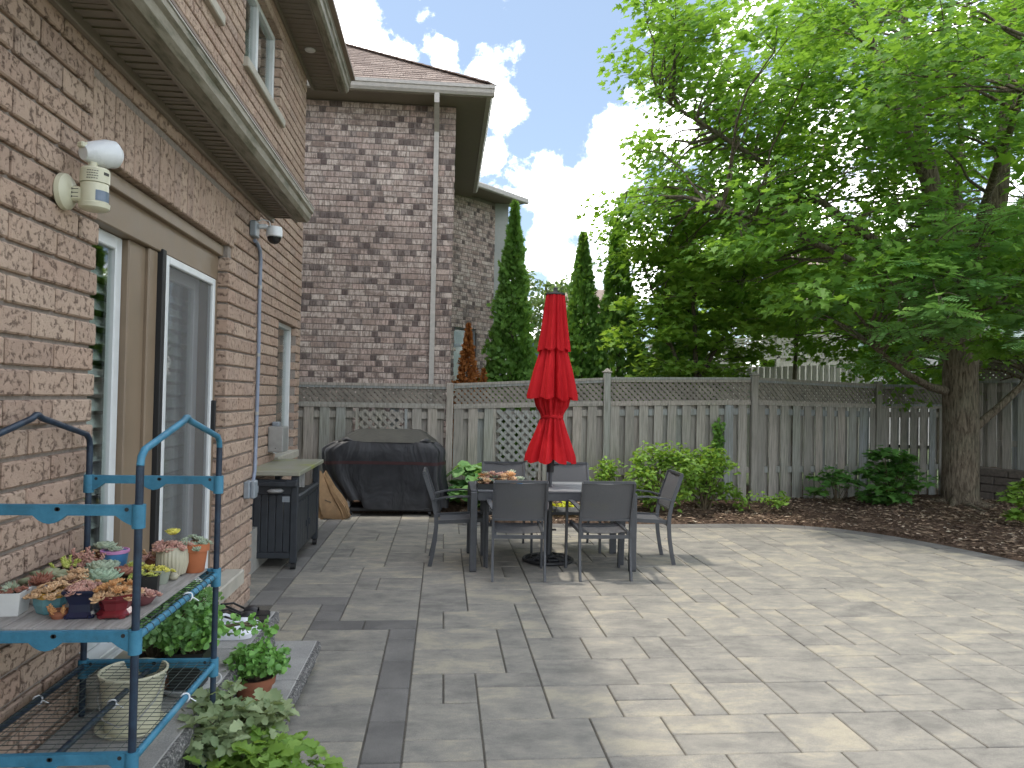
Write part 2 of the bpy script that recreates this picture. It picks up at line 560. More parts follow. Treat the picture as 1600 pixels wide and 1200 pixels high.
glassmat('glass', (0.90, 0.94, 0.92), 0.06)
k = NT('insect_screen')
k.col((0.20, 0.20, 0.205))
k.rough(0.6)
tp = k.n.new('ShaderNodeBsdfTransparent')
ms = k.n.new('ShaderNodeMixShader')
ms.inputs[0].default_value = 0.66
k.link(k.b.outputs[0], ms.inputs[1])
k.link(tp.outputs[0], ms.inputs[2])
k.link(ms.outputs[0], k.out.inputs[0])

# ------------------------------------------------------------------ geometry helpers
CH_F = None


class MB:
    """collects shapes; build() links them as ONE mesh object"""

    def __init__(self):
        self.v, self.f, self.r = [], [], []
        self.cur = 0.0

    def add(self, vs, fs):
        o = len(self.v)
        self.v += [tuple(p) for p in vs]
        self.f += [tuple(i + o for i in q) for q in fs]
        self.r += [self.cur] * len(fs)
        return self

    def box(self, c, s, rz=0.0, bev=0.0, tilt=None):
        hx, hy, hz = s[0] / 2, s[1] / 2, s[2] / 2
        if bev <= 0:
            vs = [(x, y, z) for x in (-hx, hx) for y in (-hy, hy) for z in (-hz, hz)]
            fs = [(0, 1, 3, 2), (4, 6, 7, 5), (0, 4, 5, 1), (2, 3, 7, 6), (0, 2, 6, 4), (1, 5, 7, 3)]
        else:
            b = min(bev, hx * .49, hy * .49, hz * .49)
            vs, idx = [], {}
            for sx in (-1, 1):
                for sy in (-1, 1):
                    for sz in (-1, 1):
                        for ax in range(3):
                            p = [sx * (hx - b), sy * (hy - b), sz * (hz - b)]
                            p[ax] = (sx * hx, sy * hy, sz * hz)[ax]
                            idx[(sx, sy, sz, ax)] = len(vs)
                            vs.append(tuple(p))
            fs = []
            for sg in (-1, 1):
                fs.append([idx[(sg, a, c_, 0)] for a, c_ in ((-1, -1), (1, -1), (1, 1), (-1, 1))][::sg])
                fs.append([idx[(a, sg, c_, 1)] for a, c_ in ((-1, -1), (1, -1), (1, 1), (-1, 1))][::-sg])
                fs.append([idx[(a, c_, sg, 2)] for a, c_ in ((-1, -1), (1, -1), (1, 1), (-1, 1))][::sg])
            for s1 in (-1, 1):
                for s2 in (-1, 1):
                    fs.append([idx[(-1, s1, s2, 1)], idx[(1, s1, s2, 1)], idx[(1, s1, s2, 2)], idx[(-1, s1, s2, 2)]][::s1 * s2])
                    fs.append([idx[(s1, -1, s2, 0)], idx[(s1, 1, s2, 0)], idx[(s1, 1, s2, 2)], idx[(s1, -1, s2, 2)]][::-s1 * s2])
                    fs.append([idx[(s1, s2, -1, 0)], idx[(s1, s2, 1, 0)], idx[(s1, s2, 1, 1)], idx[(s1, s2, -1, 1)]][::s1 * s2])
                    for s3 in (-1, 1):
                        fs.append([idx[(s1, s2, s3, 0)], idx[(s1, s2, s3, 1)], idx[(s1, s2, s3, 2)]][::s1 * s2 * s3])
        m = Matrix.Rotation(rz, 3, 'Z')
        if tilt is not None:
            m = m @ tilt
        c = Vector(c)
        return self.add([m @ Vector(p) + c for p in vs], fs)

    def span(self, a, b, bev=0.0):
        a, b = Vector(a), Vector(b)
        d = b - a
        return self.box((a + b) / 2, (abs(d.x), abs(d.y), abs(d.z)), 0, bev)

    def tube(self, pts, rr, n=8, cap=True, flat=None):
        """tube along points; rr a radius or one per point; flat=(sx, sy) squashes the section"""
        pts = [Vector(p) for p in pts]
        if not hasattr(rr, '__len__'):
            rr = [rr] * len(pts)
        rings = []
        t0 = (pts[1] - pts[0]).normalized()
        ref = Vector((0, 0, 1)) if abs(t0.z) < 0.9 else Vector((0, 1, 0))
        a = t0.cross(ref).normalized()
        for i, p in enumerate(pts):
            if i == 0:
                t = t0
            elif i == len(pts) - 1:
                t = (pts[i] - pts[i - 1]).normalized()
            else:
                t = ((pts[i + 1] - pts[i]).normalized() + (pts[i] - pts[i - 1]).normalized()).normalized()
            a = (a - t * a.dot(t)).normalized()
            b = t.cross(a)
            fa, fb = flat or (1, 1)
            rings.append([p + (a * math.cos(q) * fa + b * math.sin(q) * fb) * rr[i] for q in [2 * math.pi * j / n for j in range(n)]])
        vs = [q for rg in rings for q in rg]
        fs = []
        for i in range(len(pts) - 1):
            for j in range(n):
                k2 = (j + 1) % n
                fs.append((i * n + j, i * n + k2, (i + 1) * n + k2, (i + 1) * n + j))
        if cap:
            fs.append(tuple(range(n))[::-1])
            fs.append(tuple((len(pts) - 1) * n + j for j in range(n)))
        return self.add(vs, fs)

    def bar(self, a, b, w, h, up=(0, 0, 1)):
        """rectangular bar from a to b, w across, h along up"""
        a, b, up = Vector(a), Vector(b), Vector(up)
        t = (b - a).normalized()
        s = t.cross(up)
        if s.length < 1e-4:
            s = Vector((1, 0, 0))
        s.normalize()
        u = s.cross(t)
        vs = []
        for p in (a, b):
            for i, j in ((-1, -1), (1, -1), (1, 1), (-1, 1)):
                vs.append(p + s * (i * w / 2) + u * (j * h / 2))
        return self.add(vs, [(0, 1, 2, 3), (7, 6, 5, 4), (0, 4, 5, 1), (1, 5, 6, 2), (2, 6, 7, 3), (3, 7, 4, 0)])

    def lathe(self, prof, c=(0, 0, 0), n=20, fn=None, sq=0):
        """profile [(r, z)]; fn(theta, i) multiplies r; sq = sides of a polygonal pot"""
        vs, fs = [], []
        n = sq or n
        off = math.pi / n if sq else 0
        for i, (r, z) in enumerate(prof):
            for j in range(n):
                t = 2 * math.pi * j / n + off
                rr = r * (fn(t, i) if fn else 1)
                vs.append((c[0] + rr * math.cos(t), c[1] + rr * math.sin(t), c[2] + z))
        for i in range(len(prof) - 1):
            for j in range(n):
                k2 = (j + 1) % n
                fs.append((i * n + j, i * n + k2, (i + 1) * n + k2, (i + 1) * n + j))
        fs.append(tuple(range(n))[::-1])
        fs.append(tuple((len(prof) - 1) * n + j for j in range(n)))
        return self.add(vs, fs)

    def prism(self, poly, z0, z1):
        n = len(poly)
        vs = [(x, y, z0) for x, y in poly] + [(x, y, z1) for x, y in poly]
        fs = [tuple(range(n))[::-1], tuple(range(n, 2 * n))] + [(i, (i + 1) % n, n + (i + 1) % n, n + i) for i in range(n)]
        return self.add(vs, fs)

    def extr(self, poly, a, b, ax='y'):
        """profile poly (u, z) extruded along an axis from a to b; u is the other horizontal axis"""
        n = len(poly)
        if ax == 'y':
            vs = [(u, a, z) for u, z in poly] + [(u, b, z) for u, z in poly]
        else:
            vs = [(a, u, z) for u, z in poly] + [(b, u, z) for u, z in poly]
        fs = [tuple(range(n)), tuple(range(n, 2 * n))[::-1]] + [(i, n + i, n + (i + 1) % n, (i + 1) % n) for i in range(n)]
        return self.add(vs, fs)

    def mesh(self, name, mat, smooth=None):
        me = bpy.data.meshes.new(name)
        me.from_pydata(self.v, [], self.f)
        me.materials.append(MATS[mat])
        if any(self.r):
            at = me.attributes.new('rnd', 'FLOAT', 'FACE')
            at.data.foreach_set('value', self.r)
        if smooth is not None:
            me.shade_smooth()
            me.set_sharp_from_angle(angle=rad(smooth))
        return me

    def build(self, name, mat, parent=None, smooth=None, loc=None, kind=None):
        return obj(name, self.mesh(name, mat, smooth), parent, loc, kind)


def obj(name, me, parent=None, loc=None, kind=None):
    o = bpy.data.objects.new(name, me)
    COL.objects.link(o)
    if parent is not None:
        o.parent = parent
    if loc is not None:
        o.location = loc
    if kind:
        o['kind'] = kind
    return o


def tag(o, label, cat, group=None):
    o['label'] = label
    o['category'] = cat
    if group:
        o['group'] = group
    return o


def thing(name, label, cat, loc=(0, 0, 0), rz=0.0, group=None):
    o = bpy.data.objects.new(name, None)
    o.empty_display_size = 0.1
    COL.objects.link(o)
    o.location = loc
    o.rotation_euler = (0, 0, rz)
    return tag(o, label, cat, group)


def dup(root, loc, rz, label, group=None):
    r = root.copy()
    COL.objects.link(r)
    r.location = loc
    r.rotation_euler = (0, 0, rz)
    r['label'] = label
    if group:
        r['group'] = group
    for ch in list(root.children):
        c = ch.copy()
        COL.objects.link(c)
        c.parent = r
        for g in list(ch.children):
            d = g.copy()
            COL.objects.link(d)
            d.parent = c
    return r


def fix_normals(me):
    import bmesh
    bm = bmesh.new()
    bm.from_mesh(me)
    bmesh.ops.recalc_face_normals(bm, faces=bm.faces)
    bm.to_mesh(me)
    bm.free()


# ------------------------------------------------------------------ foliage: many leaf faces in one mesh
def tmpl(outline, centre, fold=0.10):
    """leaf template as a fan; x across, y along, folded a little on the midrib"""
    v = [(centre[0], centre[1], 0.0)] + [(x, y, abs(x) * fold * 2 - 0.12 * y * y) for x, y in outline]
    n = len(outline)
    return np.array(v), [(0, i + 1, (i + 1) % n + 1) for i in range(n)]


T_MAPLE = tmpl([(0, 0), (.20, -.02), (.50, .16), (.30, .26), (.52, .62), (.20, .56), (0, 1.0), (-.20, .56), (-.52, .62), (-.30, .26), (-.50, .16), (-.20, -.02)], (0, .32))
T_OVAL = tmpl([(0, 0), (.22, .22), (.26, .5), (.13, .82), (0, 1), (-.13, .82), (-.26, .5), (-.22, .22)], (0, .45), 0.2)
T_ROUND = tmpl([(0, 0), (.34, .12), (.5, .5), (.34, .86), (0, 1), (-.34, .86), (-.5, .5), (-.34, .12)], (0, .45), 0.15)
T_LOBED = tmpl([(0, 0), (.10, .1), (.30, .18), (.20, .32), (.38, .48), (.22, .6), (.26, .8), (0, 1), (-.26, .8), (-.22, .6), (-.38, .48), (-.20, .32), (-.30, .18), (-.10, .1)], (0, .4), 0.15)
T_SPRAY = tmpl([(0, 0), (.16, .12), (.38, .42), (.20, .44), (.30, .82), (.08, .66), (0, 1), (-.08, .66), (-.30, .82), (-.20, .44), (-.38, .42), (-.16, .12)], (0, .3), 0.05)
T_STRAP = tmpl([(0, 0), (.10, .3), (.12, .6), (0, 1), (-.12, .6), (-.10, .3)], (0, .5), 0.3)


def _pinnate():
    v, f = [], []
    L = 6
    for i in range(L + 1):
        y = .16 + .84 * i / (L + .6)
        sides = (-1, 1) if i < L else (0,)
        for s in sides:
            ln = .30 if i < L else .28
            w = .055
            ax, ay = (s * .95, .35) if s else (0, 1)
            px, py = -ay, ax
            o = len(v)
            z0 = -.12 * y * y
            for (l_, w_) in ((0, 0), (.35, 1), (.75, .8), (1, 0), (.75, -.8), (.35, -1)):
                v.append((ax * ln * l_ + px * w * w_, y + ay * ln * l_ + py * w * w_, z0 - .10 * ln * l_))
            f += [(o, o + 1, o + 5), (o + 1, o + 2, o + 4), (o + 1, o + 4, o + 5), (o + 2, o + 3, o + 4)]
    o = len(v)
    v += [(-.008, 0, 0), (.008, 0, 0), (0, .9, -.1)]
    f.append((o, o + 1, o + 2))
    return np.array(v), f


T_PIN = _pinnate()


def petal(th=0.16, wide=0.30, tipw=0.6, curl=0.25):
    """fat succulent leaf, closed"""
    ys = (0, .35, .72, 1.0)
    ws = (.45 * wide, .85 * wide, wide, wide * .15 * tipw)
    hs = (th * .6, th, th * .9, th * .2)
    v, f = [], []
    for y, w, h in zip(ys, ws, hs):
        zc = curl * y * y
        v += [(-w, y, zc + h * .3), (0, y, zc - h * .5), (w, y, zc + h * .3), (0, y, zc + h * .45)]
    for i in range(3):
        for j in range(4):
            k2 = (j + 1) % 4
            f += [(i * 4 + j, i * 4 + k2, i * 4 + 4 + k2), (i * 4 + j, i * 4 + 4 + k2, i * 4 + 4 + j)]
    f += [(12, 13, 14), (12, 14, 15)]
    return np.array(v), f


T_PETAL = petal(0.26, 0.40, 1.6, 0.22)
T_BEAN = petal(0.42, 0.26, 3.0, 0.1)
T_FAT = petal(0.7, 0.42, 4.0, 0.05)


def scatter(P, N, D, S, T):
    """place template T at points P with normals N, along-directions D and sizes S -> verts, tris"""
    tv, tf = T
    N = N / np.linalg.norm(N, axis=1, keepdims=True)
    D = D - N * (D * N).sum(1, keepdims=True)
    D = D / np.maximum(np.linalg.norm(D, axis=1, keepdims=True), 1e-6)
    X = np.cross(D, N)
    V = P[:, None, :] + S[:, None, None] * (tv[None, :, 0:1] * X[:, None, :] + tv[None, :, 1:2] * D[:, None, :] + tv[None, :, 2:3] * N[:, None, :])
    F = np.array(tf)[None] + (np.arange(len(P)) * len(tv))[:, None, None]
    return V.reshape(-1, 3), F.reshape(-1, 3), np.repeat(RNG.random(len(P)), len(tf))


def npmesh(name, V, F, R, mat, smooth=False):
    me = bpy.data.meshes.new(name)
    me.vertices.add(len(V))
    me.vertices.foreach_set('co', np.ascontiguousarray(V, dtype=np.float32).ravel())
    me.loops.add(len(F) * 3)
    me.loops.foreach_set('vertex_index', np.ascontiguousarray(F, dtype=np.int32).ravel())
    me.polygons.add(len(F))
    me.polygons.foreach_set('loop_start', np.arange(0, len(F) * 3, 3, dtype=np.int32))
    me.update(calc_edges=True)
    me.materials.append(MATS[mat])
    at = me.attributes.new('rnd', 'FLOAT', 'FACE')
    at.data.foreach_set('value', np.ascontiguousarray(R, dtype=np.float32))
    if smooth:
        me.shade_smooth()
    return me


def leaves(name, P, N, D, S, T, mat, parent, smooth=False, origin=(0, 0, 0)):
    P = np.asarray(P, float)
    V, F, R = scatter(P, np.asarray(N, float), np.asarray(D, float), np.asarray(S, float), T)
    return obj(name, npmesh(name, V, F, R, mat, smooth), parent)


def rdir(n):
    a = RNG.normal(size=(n, 3))
    return a / np.linalg.norm(a, axis=1, keepdims=True)


def clumps(cs, per, rx, rz, size, up=1.0, jitter=0.55, out_from=None):
    """leaf layers round clump centres -> P, N, D, S"""
    cs = np.asarray(cs, float)
    n = len(cs) * per
    C = np.repeat(cs, per, axis=0)
    q = rdir(n) * (RNG.random((n, 1)) ** 0.45)
    sc = np.repeat(RNG.uniform(.75, 1.25, len(cs)), per)[:, None]
    rx_ = rx if np.isscalar(rx) else np.repeat(rx, per)[:, None]
    rz_ = rz if np.isscalar(rz) else np.repeat(rz, per)[:, None]
    off = q * sc * np.concatenate([np.ones((n, 2)) * rx_, np.ones((n, 1)) * rz_], axis=1)
    # leaf layers hang lower away from their middle
    off[:, 2] -= 0.35 * np.hypot(off[:, 0], off[:, 1]) ** 1.5
    P = C + off
    N = np.tile((0, 0, up), (n, 1)) + rdir(n) * jitter
    D = off * np.array((1, 1, .3)) + rdir(n) * 0.35
    if out_from is not None:
        o = P - np.asarray(out_from)
        o /= np.linalg.norm(o, axis=1, keepdims=True)
        N = N + o * 0.35
        D = D + o * 0.4
    S = size * RNG.uniform(.65, 1.2, n)
    return P, N, D, S


def limb(mb, pts, r0, r1, n=7):
    m = len(pts)
    mb.tube(pts, [r0 + (r1 - r0) * (i / (m - 1)) ** 0.8 for i in range(m)], n)


def curve_pts(a, b, sag, n=6, wob=0.08):
    a, b = Vector(a), Vector(b)
    L = (b - a).length
    out = []
    for i in range(n):
        t = i / (n - 1)
        p = a.lerp(b, t)
        p.z += sag * math.sin(math.pi * t) * L
        if 0 < i < n - 1:
            p += Vector((random.uniform(-1, 1), random.uniform(-1, 1), random.uniform(-.6, .6))) * wob * L * .4
        out.append(p)
    return out


# ------------------------------------------------------------------ masonry
def wall_bricks(O, u, n, L, z0, z1, course, blen, holes=(), joint=0.014, start=0, depth=0.05):
    """running-bond bricks of one wall plane: list of (centre, length, height, angle)"""
    out = []
    O, u, n = Vector(O), Vector(u), Vector(n)
    nc = int(round((z1 - z0) / course))
    for c in range(nc):
        za, zb = z0 + c * course, z0 + (c + 1) * course - joint
        s = -blen * (0.5 if (c + start) % 2 else 0.0) - blen * 0.20
        while s < L:
            a, b = max(s, 0), min(s + blen - joint, L)
            s += blen
            segs = [(a, b)]
            for (h0, h1, hz0, hz1) in holes:
                if zb > hz0 + .01 and za < hz1 - .01:
                    ns = []
                    for p, q in segs:
                        if q <= h0 or p >= h1:
                            ns.append((p, q))
                        else:
                            if p < h0:
                                ns.append((p, h0))
                            if q > h1:
                                ns.append((h1, q))
                    segs = ns
            for p, q in segs:
                if q - p > 0.012:
                    c3 = O + u * ((p + q) / 2) + n * (-depth / 2 + random.uniform(-.002, .002)) + Vector((0, 0, (za + zb) / 2))
                    out.append((c3, max(.012, round((q - p) / .01) * .01) if q - p < blen - joint - .02 else blen - joint, zb - za, math.atan2(u.y, u.x)))
    return out


_bcache = {}


def piece_mesh(name, mat, s, bev):
    key = (name, mat) + tuple(round(x, 3) for x in s)
    if key not in _bcache:
        _bcache[key] = MB().box((0, 0, 0), s, 0, bev).mesh(name, mat)
    return _bcache[key]


def lay_bricks(groups, mat, limit, rest_parent, depth=0.05, bev=0.006):
    """groups: [(parent wall, bricks)]; the ones that show largest become objects, the rest one mesh"""
    allb = []
    for par, bl in groups:
        for b in bl:
            allb.append((seen_size(b[0], math.sqrt(b[1] * b[2])), par, b))
    allb.sort(key=lambda t: -t[0])
    rest = MB()
    for i, (s, par, (c, ln, h, a)) in enumerate(allb):
        if i < limit and s > 0:
            o = obj('brick', piece_mesh('brick', mat, (ln, depth, h), bev), par, c)
            o.rotation_euler = (random.uniform(-.004, .004), 0, a + random.uniform(-.004, .004))
        else:
            rest.cur = random.uniform(0.001, .999)
            rest.box(c, (ln, depth, h), a, bev)
    rest.build('bricks', mat, rest_parent, kind='stuff')


def backing(O, u, n, L, z0, z1, holes, thick, depth, name, mat, parent):
    """mortar body of a wall, set back behind the brick faces, with its openings left free"""
    holes = [(q[0] - .015, q[1] + .015, q[2] - (.015 if q[2] > .05 else 0), q[3] + .015) for q in holes]
    us = sorted({0, L} | {h for q in holes for h in q[:2]})
    zs = sorted({z0, z1} | {h for q in holes for h in q[2:]})
    O, u, n = Vector(O), Vector(u), Vector(n)
    mb = MB()
    for i in range(len(us) - 1):
        for j in range(len(zs) - 1):
            cu, cz = (us[i] + us[i + 1]) / 2, (zs[j] + zs[j + 1]) / 2
            if any(h[0] < cu < h[1] and h[2] < cz < h[3] for h in holes):
                continue
            mb.box(O + u * cu + n * (-depth - thick / 2) + Vector((0, 0, cz)), (us[i + 1] - us[i], thick, zs[j + 1] - zs[j]), math.atan2(u.y, u.x))
    return mb.build(name, mat, parent)

# ------------------------------------------------------------------ ground and patio
g = MB().add([(-150, -60, -.13), (220, -60, -.13), (220, 300, -.13), (-150, 300, -.13)], [(0, 1, 2, 3)]).build('ground', 'grass_ground')
g['kind'] = 'structure'

EDGE = [(-1.9, 9.95), (0.05, 9.95), (0.35, 9.35), (0.9, 9.20), (2.2, 9.18), (3.2, 9.20), (4.1, 9.22), (4.65, 9.10), (5.08, 8.82), (5.40, 8.42),
        (5.65, 7.92), (5.85, 7.36), (6.02, 6.7), (6.14, 5.9), (6.2, 5.0), (6.22, 3.0), (6.22, 0.6)]


def smooth_line(pts, n):
    out = []
    P = [Vector((*p, 0)) for p in pts]
    P = [P[0]] + P + [P[-1]]
    for i in range(1, len(P) - 2):
        for j in range(n):
            t = j / n
            a, b, c, d = P[i - 1:i + 3]
            out.append(0.5 * ((2 * b) + (c - a) * t + (2 * a - 5 * b + 4 * c - d) * t * t + (3 * b - a - 3 * c + d) * t ** 3))
    out.append(P[-2])
    return [(p.x, p.y) for p in out]


OUTER = smooth_line(EDGE[2:], 6)


def offset(line, d):
    out = []
    for i, p in enumerate(line):
        a, b = line[max(0, i - 1)], line[min(len(line) - 1, i + 1)]
        t = Vector((b[0] - a[0], b[1] - a[1])).normalized()
        out.append((p[0] + t.y * d, p[1] - t.x * d))
    return out


INNER = offset(OUTER, 0.27)
sub = MB().prism([(-1.95, 0.6), (-1.95, 9.95), (0.05, 9.95)] + OUTER, -.12, -.011)
patio = sub.build('patio', 'joint_sand')
patio['kind'] = 'structure'
tag_patio = patio

MX, MY, X0, Y0 = 0.18, 0.2015, -1.768, 1.607
NX, NY = 45, 42
occ = np.zeros((NX, NY), bool)
slabs = []   # (i, j, w, h, material)


def put(i, j, w, h, mat):
    occ[i:i + w, j:j + h] = True
    slabs.append((i, j, w, h, mat))


def gi(x):
    return int(round((x - X0) / MX))


def gj(y):
    return int(round((y - Y0) / MY))


for j in range(0, gj(5.03), 2):
    put(gi(-.328), j, 1, min(2, gj(5.03) - j), 'dark_slab')
put(gi(-.868), gj(5.03), 2, 1, 'dark_slab')
put(gi(-.508), gj(5.03), 2, 1, 'dark_slab')
put(gi(-.868), gj(5.235), 1, 1, 'dark_slab')
put(gi(-.868), gj(5.235) + 1, 1, 1, 'dark_slab')
put(gi(-1.228), gj(5.638), 3, 1, 'dark_slab')
for j in range(gj(5.638), NY, 2):
    put(gi(-1.408), j, 1, min(2, NY - j), 'dark_slab')
for j in range(gj(5.84), NY, 2):
    if j > gj(6.9):
        put(gi(-1.228), j, 1, min(2, NY - j), 'slab')
for j in range(gj(5.03) - 2, -1, -2):
    put(gi(-.868), j, 3, 2, 'slab')
for j in range(NY):
    for i in range(NX):
        if occ[i, j]:
            continue
        opts = []
        for (w, h, wt) in ((2, 2, 4.0), (3, 2, 4.2), (1, 2, 1.3), (2, 1, 1.5), (3, 1, .5), (1, 1, .02)):
            if i + w <= NX and j + h <= NY and not occ[i:i + w, j:j + h].any():
                left = 0
                k2 = i + w
                while k2 < NX and not occ[k2, j] and left < 2:
                    left += 1
                    k2 += 1
                opts.append((w, h, wt * (.15 if left == 1 else 1)))
        w, h, _ = random.choices(opts, [o_[2] for o_ in opts])[0]
        put(i, j, w, h, 'slab')


def inside_inner(p):
    """inside the curved border (left of the inner line)"""
    best, s = 1e9, 1
    for q in range(len(INNER) - 1):
        a, b = INNER[q], INNER[q + 1]
        ax, ay, bx, by = a[0], a[1], b[0], b[1]
        dx, dy = bx - ax, by - ay
        L2 = dx * dx + dy * dy + 1e-12
        t = max(0, min(1, ((p[0] - ax) * dx + (p[1] - ay) * dy) / L2))
        d = (p[0] - ax - dx * t) ** 2 + (p[1] - ay - dy * t) ** 2
        if d < best:
            best, s = d, dx * (p[1] - ay) - dy * (p[0] - ax)
    return s < 0, math.sqrt(best)


def clip_poly(poly, a, b):
    dx, dy = b[0] - a[0], b[1] - a[1]
    side = lambda p: -(dx * (p[1] - a[1]) - dy * (p[0] - a[0]))
    out = []
    for q in range(len(poly)):
        p, r_ = poly[q], poly[(q + 1) % len(poly)]
        sp, sr = side(p), side(r_)
        if sp >= 0:
            out.append(p)
        if sp * sr < 0:
            t = sp / (sp - sr)
            out.append((p[0] + (r_[0] - p[0]) * t, p[1] + (r_[1] - p[1]) * t))
    return out


G = 0.0042
pieces = []
for (i, j, w, h, mat) in slabs:
    xa, ya = X0 + i * MX + G, Y0 + j * MY + G
    xb, yb = X0 + (i + w) * MX - G, Y0 + (j + h) * MY - G
    cx, cy = (xa + xb) / 2, (ya + yb) / 2
    if cx < -1.37 and cy < 5.6:
        continue
    if xb < 0.2 or cy < 8.2 and cx < 4.6:
        if yb < 9.93:
            pieces.append((cx, cy, xb - xa, yb - ya, mat, None))
        continue
    corners = [(xa, ya), (xb, ya), (xb, yb), (xa, yb)]
    ins = [inside_inner(c_) for c_ in corners]
    if all(a for a, _ in ins):
        pieces.append((cx, cy, xb - xa, yb - ya, mat, None))
    elif any(a for a, _ in ins) or inside_inner((cx, cy))[0]:
        poly = corners
        for q in range(len(INNER) - 1):
            m = ((INNER[q][0] + INNER[q + 1][0]) / 2, (INNER[q][1] + INNER[q + 1][1]) / 2)
            if abs(m[0] - cx) < .55 and abs(m[1] - cy) < .55 and poly:
                poly = clip_poly(poly, INNER[q], INNER[q + 1])
        if poly and len(poly) > 2:
            ar = abs(sum(poly[q][0] * poly[(q + 1) % len(poly)][1] - poly[(q + 1) % len(poly)][0] * poly[q][1] for q in range(len(poly)))) / 2
            if ar > .002:
                pieces.append((cx, cy, xb - xa, yb - ya, mat, poly))
BO = offset(OUTER, 0.005)
run, last = 0.0, 0
for q in range(1, len(OUTER)):
    run += math.dist(OUTER[q], OUTER[q - 1])
    if run > .18:
        a, b, c_, d_ = BO[last], BO[q], INNER[q], INNER[last]
        mid = ((a[0] + b[0] + c_[0] + d_[0]) / 4, (a[1] + b[1] + c_[1] + d_[1]) / 4)
        poly = [(p[0] + (mid[0] - p[0]) * .02, p[1] + (mid[1] - p[1]) * .02) for p in (a, b, c_, d_)]
        pieces.append((mid[0], mid[1], .2, .26, 'dark_slab', poly))
        run, last = 0.0, q
pieces.sort(key=lambda p: -seen_size((p[0], p[1], 0), math.sqrt(p[2] * p[3])) * (1 if p[5] is None else .7))
rest = {'slab': MB(), 'dark_slab': MB()}
for n_, (cx, cy, w, h, mat, poly) in enumerate(pieces):
    dz = random.uniform(-.0016, .0016)
    if n_ < 300:
        if poly is None:
            o = obj('paving_slab', piece_mesh('paving_slab', mat, (w, h, .05), .0045), patio, (cx, cy, -.025 + dz))
            o.rotation_euler = (random.uniform(-.003, .003), random.uniform(-.003, .003), random.uniform(-.0015, .0015))
        else:
            MB().prism(poly, -.05, dz).build('paving_slab', mat, patio)
    else:
        mb = rest[mat]
        mb.cur = random.uniform(.001, .999)
        if poly is None:
            mb.box((cx, cy, -.025 + dz), (w, h, .05), 0, .0045)
        else:
            mb.prism(poly, -.05, dz)
rest['slab'].build('paving_slabs', 'slab', patio, kind='stuff')
if rest['dark_slab'].v:
    rest['dark_slab'].build('border_slabs', 'dark_slab', patio, kind='stuff')

# garden bed: a low mound round the curved patio edge
gx_, gy_ = np.arange(-2.0, 13.0, .09), np.arange(2.0, 12.4, .09)
oi = np.array(OUTER)


def bed_depth(x, y):
    d2 = (oi[:, 0] - x) ** 2 + (oi[:, 1] - y) ** 2
    q = int(d2.argmin())
    a, b = OUTER[max(0, q - 1)], OUTER[min(len(OUTER) - 1, q + 1)]
    s = (b[0] - a[0]) * (y - a[1]) - (b[1] - a[1]) * (x - a[0])
    return math.sqrt(d2[q]) * (1 if s > 0 else -1)


def bed_z(x, y):
    if x < 0.2 and y < 10.0:
        return -.08
    d = bed_depth(x, y)
    if d < 0:
        return -.08
    m = .02 + .10 * min(1, d / 1.1)
    return m + .018 * math.sin(5.1 * x + 1.7 * y) * math.sin(4.3 * y - 1.1 * x) + .012 * math.sin(13 * x) * math.cos(11 * y)


bv = [(x, y, bed_z(x, y) + random.uniform(-.006, .006)) for x in gx_ for y in gy_]
ny_ = len(gy_)
bf = [(i * ny_ + j, (i + 1) * ny_ + j, (i + 1) * ny_ + j + 1, i * ny_ + j + 1) for i in range(len(gx_) - 1) for j in range(ny_ - 1)]
bed = MB().add(bv, bf).build('garden_bed', 'soil', smooth=180)
bed['kind'] = 'structure'
ch = MB()
nchip = 0
while nchip < 9000:
    x, y = random.uniform(.2, 9.0), random.uniform(5.5, 10.9)
    d = bed_depth(x, y)
    if d < 0.0 or x < .2:
        continue
    if seen_size((x, y, 0), 1) == 0:
        continue
    nchip += 1
    ch.cur = random.uniform(.001, .999)
    lit = ch.cur > .9
    s = random.uniform(.015, .045) * (1.3 if lit else 1)
    a = random.uniform(0, 6.28)
    z = bed_z(x, y) + .008
    c_, s_ = math.cos(a) * s, math.sin(a) * s
    w = random.uniform(.25, .6)
    ch.add([(x - c_, y - s_, z), (x - s_ * w, y + c_ * w, z + random.uniform(0, .014)), (x + c_, y + s_, z + random.uniform(-.004, .012)), (x + s_ * w, y - c_ * w, z + random.uniform(-.003, .008))], [(0, 1, 2, 3)])
o = ch.build('mulch', 'mulch_chip', kind='stuff')
o['label'] = 'dark bark mulch with fallen leaves along the fence'

# ------------------------------------------------------------------ stone steps at the patio door
steps = thing('stone_steps', 'grey textured stone steps below the patio door', 'steps', (-1.0, 3.3, 0))


def child_at(mb, name, mat, par, smooth=None, kind=None):
    """part built in world coordinates under a parent that sits elsewhere"""
    l = par.location
    mb.v = [(x - l.x, y - l.y, z - l.z) for x, y, z in mb.v]
    return mb.build(name, mat, par, smooth, None, kind)


def rough_face(x, y0, y1, z0, z1, amp=.012):
    mb = MB()
    ny, nz = max(3, int((y1 - y0) / .022)), max(3, int((z1 - z0) / .02))
    vs = []
    for i in range(ny + 1):
        for j in range(nz + 1):
            e = 0 if (i in (0, ny) or j in (0, nz)) else 1
            vs.append((x + (random.uniform(-.2, 1) * amp if e else -.004), y0 + (y1 - y0) * i / ny, z0 + (z1 - z0) * j / nz))
    n_ = len(vs)
    fs = [(i * (nz + 1) + j, (i + 1) * (nz + 1) + j, (i + 1) * (nz + 1) + j + 1, i * (nz + 1) + j + 1) for i in range(ny) for j in range(nz)]
    mb.add(vs, fs)
    mb.span((x - .05, y0, z0), (x - .006, y1, z1))
    return mb


